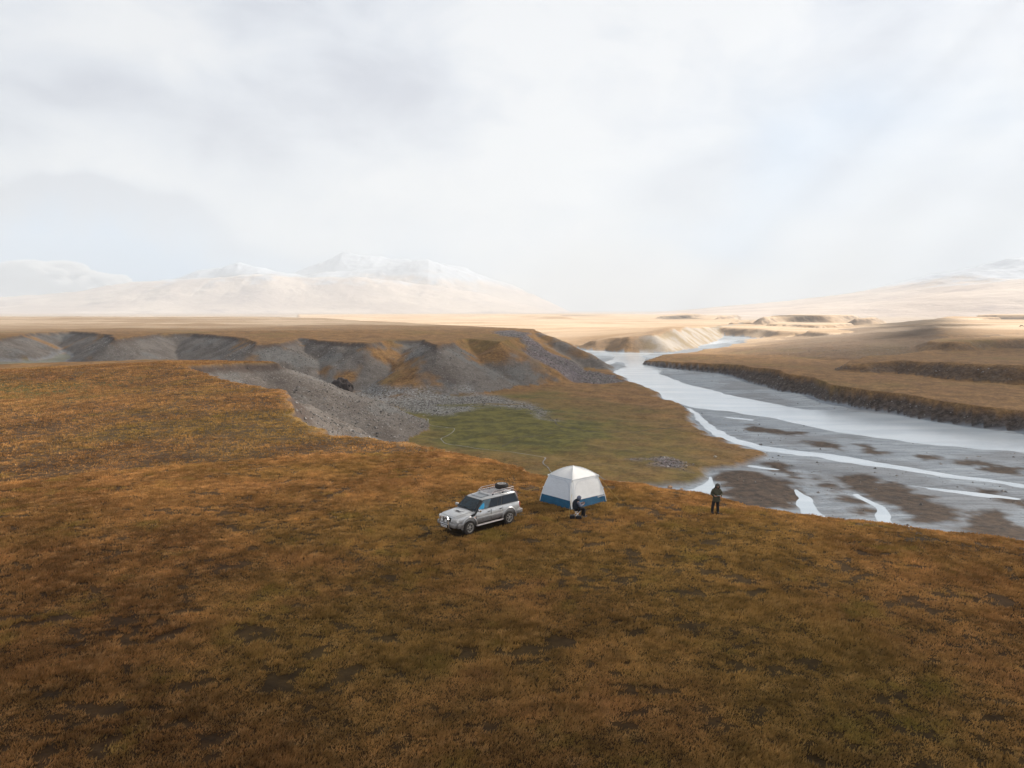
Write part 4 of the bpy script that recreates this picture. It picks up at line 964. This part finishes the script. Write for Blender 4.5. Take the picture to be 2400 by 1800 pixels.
# ---------------------------------------------------------------- people
M_skin = simple('skin_tone', (.42, .24, .17), .6); M_olive = simple('olive_cloth', (.060, .058, .038), .9, bump=.4); M_hood = simple('hood_cloth', (.075, .066, .058), .95, bump=.4)
M_dkcloth = simple('black_cloth', (.010, .010, .012), .9, bump=.3); M_navy = simple('navy_cloth', (.014, .020, .032), .9, bump=.3); M_greyb = simple('grey_blue_cloth', (.12, .14, .20), .9, bump=.3)
M_boot = simple('boot_leather', (.02, .017, .015), .7); M_sole = simple('pale_sole', (.5, .48, .47), .7); M_hair = simple('hair_brown', (.03, .02, .015), .8)
def hand(prefix, wrist, dirn, palm_n, thumb_side, parent_nodes, base_idx):
    """adds a palm and five fingers to a node list; returns nodes, edges"""
    nodes, edges = parent_nodes; d = Vector(dirn).normalized(); n = Vector(palm_n).normalized(); s = d.cross(n).normalized() * thumb_side
    wv = Vector(wrist); k0 = len(nodes); nodes.append((*(wv + d * .055), .033, .017)); edges.append((base_idx, k0))
    for _, (off, ln) in enumerate([(.026, .070), (.009, .078), (-.009, .073), (-.026, .060)]):
        a = wv + d * .092 + s * off; b_ = a + d * ln * .55 + n * .012; c_ = b_ + d * ln * .30 + n * ln * .45; k = len(nodes)
        nodes.extend([(*a, .0095), (*b_, .0088), (*c_, .0075)]); edges.extend([(k0, k), (k, k + 1), (k + 1, k + 2)])
    a = wv + d * .035 + s * .036; b_ = a + d * .03 + s * .02 + n * .01; c_ = b_ + d * .03 + n * .015; k = len(nodes)
    nodes.extend([(*a, .012), (*b_, .0105), (*c_, .009)]); edges.extend([(k0, k), (k, k + 1), (k + 1, k + 2)])
def head(parent, c, yaw, pitch, mat_skin, scale=1.0):
    """face with eyes, nose, mouth, ears; looks along local +Y"""
    m = MB(); bmesh.ops.create_icosphere(m.bm, subdivisions=4, radius=1)
    for v in m.bm.verts:
        x, y, z = v.co; v.co = Vector((x * .076 * (1 - .18 * max(0, -z)), y * .096, z * .118))
        if y > 0:
            v.co.y += .020 * math.exp(-((x / .14) ** 2 + ((z + .12) / .22) ** 2))            # nose
            v.co.y -= .008 * (math.exp(-(((abs(x) - .38) / .16) ** 2 + ((z - .08) / .12) ** 2)))   # eye sockets
            v.co.y += .006 * math.exp(-((x / .3) ** 2 + ((z + .52) / .10) ** 2)) + .010 * math.exp(-((x / .3) ** 2 + ((z + .85) / .15) ** 2))
    for s in (-1, 1): m.box((s * .078, -.005, -.002), (.014, .035, .055), bev=.006)
    h = m.build('head', mat_skin, parent); h.location = c; h.rotation_euler = (pitch, 0, yaw)
    for s in (-1, 1):
        q = MB(); q.lathe([(.012, 0), (.010, .004), (.004, .006)], Matrix.Translation((s * .029, .088, .010)) @ Matrix.Rotation(R(-90), 4, 'X'), 10); q.build('eye', M_ink, h)
    q = MB(); q.box((0, .094, -.060), (.042, .008, .009), bev=.003); q.build('mouth', simple('lip', (.30, .12, .10), .6), h)
    return h

def standing_person():
    a, b = at(1669.5, 1202, PZ), at(1683.5, 1200.5, PZ); cx, cy = (a[0] + b[0]) / 2, (a[1] + b[1]) / 2
    root = empty('person', (cx, cy, hgt(cx, cy))); props(root, 'person in a hooded olive parka standing on the grass, looking down at a small screen', 'person')
    # local frame: x right in view, -y towards the viewer; faces the viewer
    Fx = .17; ly, ry = a[1] - cy, b[1] - cy
    lean = .05
    body_n = [(lean, 0, .96, .14, .11), (lean, 0, 1.15, .13, .10), (lean + .01, 0, 1.38, .17, .11), (lean + .01, -.02, 1.52, .06), (lean + .02, -.05, 1.60, .06),
              (-.10 + lean * .6, .02, .88, .085), (-.16, .0, .50, .058), (-.19, .02, .10, .042), (-.20, -.10, .04, .035),
              (.10 + lean * .6, .0, .88, .085), (.13, .0, .50, .058), (.15, .0, .10, .042), (.16, -.12, .04, .035),
              (-.17, .0, 1.42, .062), (-.24, .0, 1.17, .048), (-.10, -.26, 1.10, .034),
              (.25, .0, 1.42, .062), (.32, .0, 1.17, .048), (.18, -.27, 1.11, .034)]
    ed = [(0, 1), (1, 2), (2, 3), (3, 4), (0, 5), (5, 6), (6, 7), (7, 8), (0, 9), (9, 10), (10, 11), (11, 12), (2, 13), (13, 14), (14, 15), (2, 16), (16, 17), (17, 18)]
    nodes = list(body_n); edges = list(ed)
    hand('l', nodes[15][:3], (.75, -.60, .15), (.4, .6, .6), 1, (nodes, edges), 15); hand('r', nodes[18][:3], (-.75, -.60, .15), (-.4, .6, .6), -1, (nodes, edges), 18)
    skin('body', nodes, edges, M_skin, root, 1)
    head(root, (lean + .02, -.09, 1.665), R(180), R(-28), M_skin)
    # parka down to mid thigh
    jk = [(lean - .01, 0, .70, .255, .20), (lean - .01, 0, .80, .25, .20), (lean, 0, .98, .235, .19), (lean, .0, 1.18, .225, .18), (lean + .01, 0, 1.37, .235, .18), (lean + .015, -.02, 1.49, .15, .13), (lean + .02, -.04, 1.57, .125, .12),
          (-.16, .0, 1.40, .115), (-.26, .0, 1.17, .095), (-.13, -.22, 1.10, .066), (.25, .0, 1.40, .115), (.35, .0, 1.17, .095), (.21, -.23, 1.11, .066)]
    skin('parka', jk, [(0, 1), (1, 2), (2, 3), (3, 4), (4, 5), (5, 6), (4, 7), (7, 8), (8, 9), (4, 10), (10, 11), (11, 12)], M_olive, root, 2)
    m = MB(); bmesh.ops.create_icosphere(m.bm, subdivisions=4, radius=1)
    for v in m.bm.verts:
        x, y, z = v.co; v.co = Vector((x * .150 * (1 + .25 * max(0, -z)), y * .165, z * .18))
    bmesh.ops.delete(m.bm, geom=[v for v in m.bm.verts if v.co.y > .085 and abs(v.co.z + .01) < .105 and abs(v.co.x) < .085], context='VERTS')
    bmesh.ops.solidify(m.bm, geom=m.bm.faces[:], thickness=.012)
    h = m.build('hood', M_hood, root); h.location = (lean + .02, -.065, 1.665); h.rotation_euler = (R(-28), 0, R(180))
    tn = [(lean, 0, .93, .155, .125), (-.10 + lean * .6, .02, .84, .125), (-.16, .0, .50, .098), (-.19, .02, .07, .088), (.10 + lean * .6, .0, .84, .125), (.13, .0, .50, .098), (.15, .0, .07, .088)]
    skin('trousers', tn, [(0, 1), (1, 2), (2, 3), (0, 4), (4, 5), (5, 6)], M_dkcloth, root, 2)
    for px, py in ((-.19, .02), (.15, .0)):
        q = MB(); q.box((px, py - .06, .055), (.115, .30, .10), bev=.035, seg=3).tube([(px, py, .05), (px, py, .22)], .068, 10); q.build('boot', M_boot, root)
    sc_ = empty('controller', (cx + .04, cy - .37, root.location.z + 1.16)); sc_.rotation_euler = (R(-25), 0, 0); props(sc_, 'small dark controller with a pale screen held by the standing person', 'controller')
    q = MB(); q.box((0, 0, 0), (.20, .10, .03), bev=.012); q.build('casing', M_black, sc_)
    ms, t2 = mat_new('lit_screen'); t2.b.inputs['Base Color'].default_value = (.5, .62, .65, 1); t2.b.inputs['Emission Color'].default_value = (.6, .8, .85, 1); t2.b.inputs['Emission Strength'].default_value = .35
    q = MB(); q.box((0, .005, .019), (.15, .08, .006)); q.build('screen', ms, sc_, smooth=False)
    return root
standing_person()

def seated_person():
    fx, fy = at(1352, 1211.5, PZ); gz = hgt(fx, fy)
    # stool
    st = empty('camp_stool', (fx, fy, gz)); st.rotation_euler = (0, 0, R(8)); props(st, 'folding stool with crossed metal legs under the seated person', 'stool')
    q = MB(); q.box((0, 0, .40), (.36, .34, .02), bev=.006); q.build('seat', M_dkcloth, st)
    for yy in (-.16, .16):
        for s in (-1, 1): q = MB(); q.tube([(s * .17, yy + s * .012, .39), (-s * .19, yy + s * .012, .0)], .013, 6); q.build('leg', M_chrome, st)
    q = MB(); q.tube([(-.19, -.17, .02), (-.19, .17, .02)], .012, 6); q.build('foot_bar', M_chrome, st); q = MB(); q.tube([(.19, -.17, .02), (.19, .17, .02)], .012, 6); q.build('foot_bar', M_chrome, st)
    root = empty('person', (fx, fy, gz)); root.rotation_euler = (0, 0, R(12)); props(root, 'person in a dark hooded jacket sitting on a folding stool in front of the tent', 'person')
    # faces local +x
    N = [(-.04, 0, .50, .12, .14), (-.05, 0, .70, .11, .13), (.0, 0, .90, .10, .12), (.06, 0, 1.03, .055), (.10, 0, 1.09, .055),
         (.10, -.10, .50, .085), (.42, -.10, .50, .062), (.43, -.10, .12, .045), (.55, -.10, .05, .038), (.10, .10, .50, .085), (.40, .10, .50, .062), (.36, .10, .12, .045), (.48, .10, .05, .038),
         (.02, -.18, .92, .05), (.14, -.25, .70, .048), (.34, -.12, .76, .036), (.02, .18, .92, .05), (.14, .25, .70, .048), (.34, .10, .78, .036)]
    E = [(0, 1), (1, 2), (2, 3), (3, 4), (0, 5), (5, 6), (6, 7), (7, 8), (0, 9), (9, 10), (10, 11), (11, 12), (2, 13), (13, 14), (14, 15), (2, 16), (16, 17), (17, 18)]
    nodes = list(N); edges = list(E)
    hand('l', nodes[15][:3], (.8, .4, .3), (-.3, .5, .6), 1, (nodes, edges), 15); hand('r', nodes[18][:3], (.8, -.4, .3), (-.3, -.5, .6), -1, (nodes, edges), 18)
    skin('body', nodes, edges, M_skin, root, 1)
    head(root, (.145, 0, 1.12), R(-90), R(-30), M_skin)
    J = [(-.05, 0, .43, .20, .23), (-.08, 0, .68, .19, .24), (-.02, 0, .90, .185, .25), (.05, 0, 1.0, .14), (.08, 0, 1.06, .11)]
    skin('vest', J, [(0, 1), (1, 2), (2, 3), (3, 4)], M_navy, root, 2)
    for s in (-1, 1):
        skin('sleeve', [(.0, s * .15, .94, .11), (.05, s * .21, .86, .10), (.13, s * .25, .67, .085), (.30, s * .15, .75, .058)], [(0, 1), (1, 2), (2, 3)], M_greyb, root, 2)
    m = MB(); bmesh.ops.create_icosphere(m.bm, subdivisions=4, radius=1)
    for v in m.bm.verts: v.co = Vector((v.co.x * .118, v.co.y * .14, v.co.z * .145))
    bmesh.ops.delete(m.bm, geom=[v for v in m.bm.verts if v.co.y > .08 and abs(v.co.z + .01) < .09 and abs(v.co.x) < .075], context='VERTS'); bmesh.ops.solidify(m.bm, geom=m.bm.faces[:], thickness=.01)
    h = m.build('hood', M_greyb, root); h.location = (.125, 0, 1.12); h.rotation_euler = (R(-30), 0, R(-90))
    T = [(-.02, 0, .49, .15, .17), (.12, -.10, .50, .105), (.42, -.10, .50, .085), (.42, -.10, .07, .07), (.12, .10, .50, .105), (.40, .10, .50, .085), (.36, .10, .07, .07)]
    skin('trousers', T, [(0, 1), (1, 2), (2, 3), (0, 4), (4, 5), (5, 6)], M_dkcloth, root, 2)
    for px, py in ((.48, -.10), (.41, .10)):
        q = MB(); q.box((px, py, .065), (.28, .10, .08), bev=.03, seg=3); b_ = q.build('shoe', M_boot, root)
        q = MB(); q.box((px, py, .018), (.29, .105, .025), bev=.01); q.build('sole', M_sole, b_)
    ph = empty('phone', (0, 0, 0)); bpy.context.view_layer.update(); ph.matrix_world = root.matrix_world @ Matrix.Translation((.44, -.02, .86)) @ Matrix.Rotation(R(-35), 4, 'Y'); props(ph, 'small dark handheld device held up by the seated person', 'phone')
    q = MB(); q.box((0, 0, 0), (.012, .08, .15), bev=.005); q.build('casing', M_black, ph)
seated_person()
def bag(u, v, dx, dy, dz, rz, label, lid):
    x, y = at(u, v, PZ); root = empty('bag', (x, y, hgt(x, y) - .01)); root.rotation_euler = (0, 0, R(rz)); props(root, label, 'bag')
    m = MB(); m.box((0, 0, dz / 2), (dx, dy, dz), bev=.06, seg=4)
    for v_ in m.bm.verts: v_.co += Vector((.012 * math.sin(v_.co.z * 31 + v_.co.y * 20), .01 * math.sin(v_.co.x * 25), 0))
    m.build('bag_body', M_dkcloth, root)
    m = MB()
    if lid: m.box((0, 0, dz * .98), (dx * .92, dy * .9, .035), bev=.014)
    else: m.tube([(-dx * .42, 0, dz * .8), (0, 0, dz * 1.02), (dx * .42, 0, dz * .8)], .02, 6)
    m.build('flap', M_trim, root)
    m = MB(); m.tube([(-dx * .25, -dy * .2, dz), (-dx * .1, -dy * .3, dz + .06), (dx * .1, -dy * .3, dz + .06), (dx * .25, -dy * .2, dz)], .010, 5); m.build('handle', M_trim, root)
bag(1341.5, 1216.5, .27, .24, .24, 10, 'boxy black bag on the grass at the left foot of the stool', True)
bag(1356.5, 1216.5, .34, .22, .20, -12, 'low slumped black bag on the grass in front of the stool', False)

# ---------------------------------------------------------------- rocks
def rock_mat(name, a, b_):
    m, t = mat_new(name); tc = t.new('ShaderNodeTexCoord').outputs['Object']
    t.put(t.b.inputs['Base Color'], t.mix(t.ramp(t.noise(tc, 3.0, 6, .7), .35, .65), a, b_)); t.b.inputs['Roughness'].default_value = .9
    bn = t.new('ShaderNodeBump', i_Strength=.8, i_Distance=.1, i_Height=t.noise(tc, 4, 6, .7)); t.l.new(bn.outputs[0], t.b.inputs['Normal']); return m
def rock(u, v, z, size, seed, mat, label, flat=.7, sink=.25, name='boulder', group=None):
    x, y = at(u, v, z); bm = bmesh.new(); bmesh.ops.create_icosphere(bm, subdivisions=4, radius=1)
    V = np.array([q.co[:] for q in bm.verts]); d = 1 + .55 * fbm(V[:, 0] * 2 + V[:, 2] * 1.3 + seed, V[:, 1] * 2 - V[:, 2], 1.2, 4, seed)
    for q, p in zip(bm.verts, V * d[:, None]): q.co = (p[0] * size[0], p[1] * size[1], p[2] * size[2] * flat)
    me = bpy.data.meshes.new(name); bm.to_mesh(me); bm.free(); me.materials.append(mat)
    for p in me.polygons: p.use_smooth = True
    me.set_sharp_from_angle(angle=R(40))
    o = link(bpy.data.objects.new(name, me)); o.location = (x, y, hgt(x, y) + size[2] * flat * (1 - 2 * sink) * .6); o.rotation_euler = (0, 0, seed); return props(o, label, 'rock', group)
mr1 = rock_mat('orange_rock', (.30, .17, .09), (.45, .29, .18)); mr2 = rock_mat('black_rock', (.010, .008, .008), (.055, .035, .030)); mr3 = rock_mat('pale_rock', (.30, .27, .22), (.48, .43, .36))
rock(1570, 1138, .6, (.40, .38, .40), 3, mr1, 'largest orange boulder beside the brook left of the standing person', group='orange boulders by the brook')
rock(1563, 1141, .6, (.22, .22, .16), 5, mr1, 'small orange rock just left of the largest orange boulder', group='orange boulders by the brook')
rock(1577, 1142, .6, (.24, .2, .14), 8, mr1, 'small orange rock just right of the largest orange boulder', group='orange boulders by the brook')
rock(1598, 1142, .4, (.30, .24, .18), 11, mr1, 'flat reddish rock in the wet gravel right of the orange boulders', group='orange boulders by the brook')
rock(1676, 1068, .8, (.32, .28, .28), 12, mr3, 'pale rock on the far meadow above the standing person')
rock(803, 925, 1.0, (4.1, 3.4, 4.4), 21, mr2, 'big dark rounded rock outcrop at the foot of the scree', flat=.8, sink=.12, name='rock_outcrop')
rock(762, 908, 2.5, (2.2, 2.0, 2.4), 25, mr2, 'smaller dark rock half hidden behind the near scree ridge', flat=.8, sink=.2, name='rock_outcrop')

# ---------------------------------------------------------------- grazing animal, far right
def grazing(u, v, z, rz):
    x, y = at(u, v, z); root = empty('horse', (x, y, hgt(x, y))); root.rotation_euler = (0, 0, rz); root.scale = (1.15,) * 3; props(root, 'tiny dark grazing animal at the right edge on the sunlit plain', 'animal')
    mt = simple('dark_coat', (.025, .02, .018), .8)
    N = [(0, 0, 1.15, .30, .25), (.6, 0, 1.15, .30, .25), (-.6, 0, 1.18, .30, .26), (.95, 0, 1.15, .17), (1.3, 0, .75, .12), (1.5, 0, .42, .11), (1.62, 0, .22, .07)]
    E = [(0, 1), (0, 2), (1, 3), (3, 4), (4, 5), (5, 6)]
    for s in (-.14, .14):
        k = len(N); N += [(.66, s, .85, .10), (.66, s, .45, .055), (.64, s, .05, .05)]; E += [(1, k), (k, k + 1), (k + 1, k + 2)]
        k = len(N); N += [(-.62, s, .85, .13), (-.74, s, .48, .06), (-.68, s, .05, .05)]; E += [(2, k), (k, k + 1), (k + 1, k + 2)]
    skin('body', N, E, mt, root, 1); q = MB(); q.tube([(-.85, 0, 1.2), (-1.0, 0, .9), (-1.0, 0, .5)], [.05, .06, .02], 6); q.build('tail', mt, root)
grazing(2394.5, 771.5, 13.5, R(165))

# ---------------------------------------------------------------- grass
def build_grass():
    rng = np.random.default_rng(5)
    def scatter(n, r0, r1, pw):
        rr = (r0 ** pw + (r1 ** pw - r0 ** pw) * rng.random(n)) ** (1 / pw); a = (rng.random(n) - .5) * 2 * R(43); return rr * np.sin(a), rr * np.cos(a)
    x1, y1 = scatter(260000, 13, 60, 1.15); x2, y2 = scatter(150000, 45, 185, 1.25)
    x = np.concatenate([x1, x2]); y = np.concatenate([y1, y2])
    bald = .55 * fbm(x, y, 1.6, 2, 201) + .9 * fbm(x, y * 1.5, .55, 2, 203); keep = bald < .21 + .12 * rng.random(len(x))
    M = terrain(x, y, True)[1]; keep &= (M['turf'] > .02) & (M['scree'] < .2) & (M['soil'] < .35)
    cb = car.matrix_world.inverted(); Pn = np.stack([x, y, np.full(x.shape, PZ), np.ones(x.shape)]); L = np.array(cb) @ Pn
    keep &= ~((np.abs(L[0]) < 2.3) & (np.abs(L[1]) < .85))
    tb = [at(*p, PZ) for p in ((1340, 1195), (1420, 1176), (1342, 1160), (1266, 1174))]; keep &= sdf(x, y, tb, 30) > .02
    x, y = x[keep], y[keep]; z = terrain(x, y); n = len(x); r = np.hypot(x, y)
    nb_ = 7; X = np.repeat(x, nb_); Y = np.repeat(y, nb_); Z = np.repeat(z, nb_); RR = np.repeat(r, nb_); N = len(X)
    th = rng.random(N) * 2 * math.pi; sp = rng.random(N) ** .5 * np.repeat(.05 + .07 * rng.random(n), nb_) * (1 + RR / 60)
    bx = X + np.cos(th) * sp; by = Y + np.sin(th) * sp
    tuft = .75 + 1.3 * np.clip(fbm(X, Y, 2.3, 3, 207) + .12, 0, 1)
    h = (.030 + .060 * rng.random(N)) * tuft * (1 + RR / 110); wd = (.006 + .008 * rng.random(N)) * (1 + RR / 24)
    lean = rng.random(N) * .9 * h; la = th + rng.normal(0, .6, N) ; fa = rng.random(N) * math.pi
    tx = bx + np.cos(la) * lean + .35 * h; ty = by + np.sin(la) * lean
    V = np.empty((N, 3, 3), np.float32); V[:, 0] = np.stack([bx - np.cos(fa) * wd, by - np.sin(fa) * wd, Z - .01], 1); V[:, 1] = np.stack([bx + np.cos(fa) * wd, by + np.sin(fa) * wd, Z - .01], 1); V[:, 2] = np.stack([tx, ty, Z + h], 1)
    m, t = mat_new('grass_blades'); P = t.new('ShaderNodeNewGeometry').outputs['Position']; c = steppe_colour(t, P)
    gf = t.math('MULTIPLY', t.ramp(t.noise(P, .35, 4, .6), .55, .72), .4); c = t.mix(gf, c, (.13, .115, .022)); c = t.mix(1.0, c, (1.5, 1.5, 1.5), 'MULTIPLY')
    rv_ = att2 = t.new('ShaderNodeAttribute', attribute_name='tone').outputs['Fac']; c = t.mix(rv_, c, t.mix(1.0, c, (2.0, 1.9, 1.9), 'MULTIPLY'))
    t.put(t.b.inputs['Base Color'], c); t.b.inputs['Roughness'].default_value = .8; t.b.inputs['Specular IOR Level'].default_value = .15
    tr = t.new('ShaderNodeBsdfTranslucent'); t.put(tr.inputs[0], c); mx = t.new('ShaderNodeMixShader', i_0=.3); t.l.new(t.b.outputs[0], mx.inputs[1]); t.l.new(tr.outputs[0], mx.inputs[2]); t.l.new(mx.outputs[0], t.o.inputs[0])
    me = bpy.data.meshes.new('grass'); me.vertices.add(N * 3); me.vertices.foreach_set('co', V.ravel()); me.loops.add(N * 3); me.loops.foreach_set('vertex_index', np.arange(N * 3, dtype=np.int32))
    me.polygons.add(N); me.polygons.foreach_set('loop_start', np.arange(0, N * 3, 3, dtype=np.int32)); me.polygons.foreach_set('loop_total', np.full(N, 3, np.int32)); me.update(calc_edges=True)
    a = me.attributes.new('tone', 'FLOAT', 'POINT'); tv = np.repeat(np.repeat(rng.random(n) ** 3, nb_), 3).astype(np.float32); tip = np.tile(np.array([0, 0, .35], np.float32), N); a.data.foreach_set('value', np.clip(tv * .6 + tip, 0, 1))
    me.materials.append(m); o = link(bpy.data.objects.new('grass', me)); props(o, 'short golden brown grass covering the plateau', kind='stuff'); print('grass blades', N)
build_grass()
def build_stones():
    rng = np.random.default_rng(11)
    n = 900000; r = 75 * (420 / 75.) ** rng.random(n); a = (rng.random(n) - .5) * 2 * R(42); x = r * np.sin(a); y = r * np.cos(a)
    z, M = terrain(x, y, True)
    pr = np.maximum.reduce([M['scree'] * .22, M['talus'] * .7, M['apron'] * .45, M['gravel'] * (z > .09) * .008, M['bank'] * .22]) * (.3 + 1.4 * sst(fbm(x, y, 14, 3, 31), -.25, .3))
    k = rng.random(n) < pr * np.clip(r / 200, .35, 1); x, y, z = x[k], y[k], z[k]; tal = M['talus'][k]; n = len(x); s = (.06 + .20 * rng.random(n) ** 5 + .05 * tal) * (1 + .5 * rng.random(n))
    O = np.array([(1, 0, 0), (0, 1, 0), (-1, 0, 0), (0, -1, 0), (0, 0, .75), (0, 0, -.5)], float); V = O[None] * s[:, None, None] * (.7 + .6 * rng.random((n, 6, 3))); th = rng.random(n) * 6.283; c, q = np.cos(th)[:, None], np.sin(th)[:, None]
    X = V[:, :, 0] * c - V[:, :, 1] * q + x[:, None]; Y = V[:, :, 0] * q + V[:, :, 1] * c + y[:, None]; Z = V[:, :, 2] + z[:, None] + .02
    F = np.array([(0, 1, 4), (1, 2, 4), (2, 3, 4), (3, 0, 4), (1, 0, 5), (2, 1, 5), (3, 2, 5), (0, 3, 5)]); Fq = (np.arange(n)[:, None, None] * 6 + F[None]).reshape(-1, 3)
    m, t = mat_new('loose_stone'); v = t.new('ShaderNodeAttribute', attribute_name='tone').outputs['Fac']
    t.put(t.b.inputs['Base Color'], t.mix(v, (.05, .045, .042), (.33, .31, .30))); t.b.inputs['Roughness'].default_value = .85
    o = np_mesh('stones', np.stack([X, Y, Z], -1).reshape(-1, 3), Fq, m, False); at_ = o.data.attributes.new('tone', 'FLOAT', 'POINT'); at_.data.foreach_set('value', np.repeat(rng.random(n) ** 1.5, 6).astype(np.float32))
    props(o, 'loose grey stones strewn over scree slopes and river gravel', kind='stuff'); print('stones', n)
build_stones()
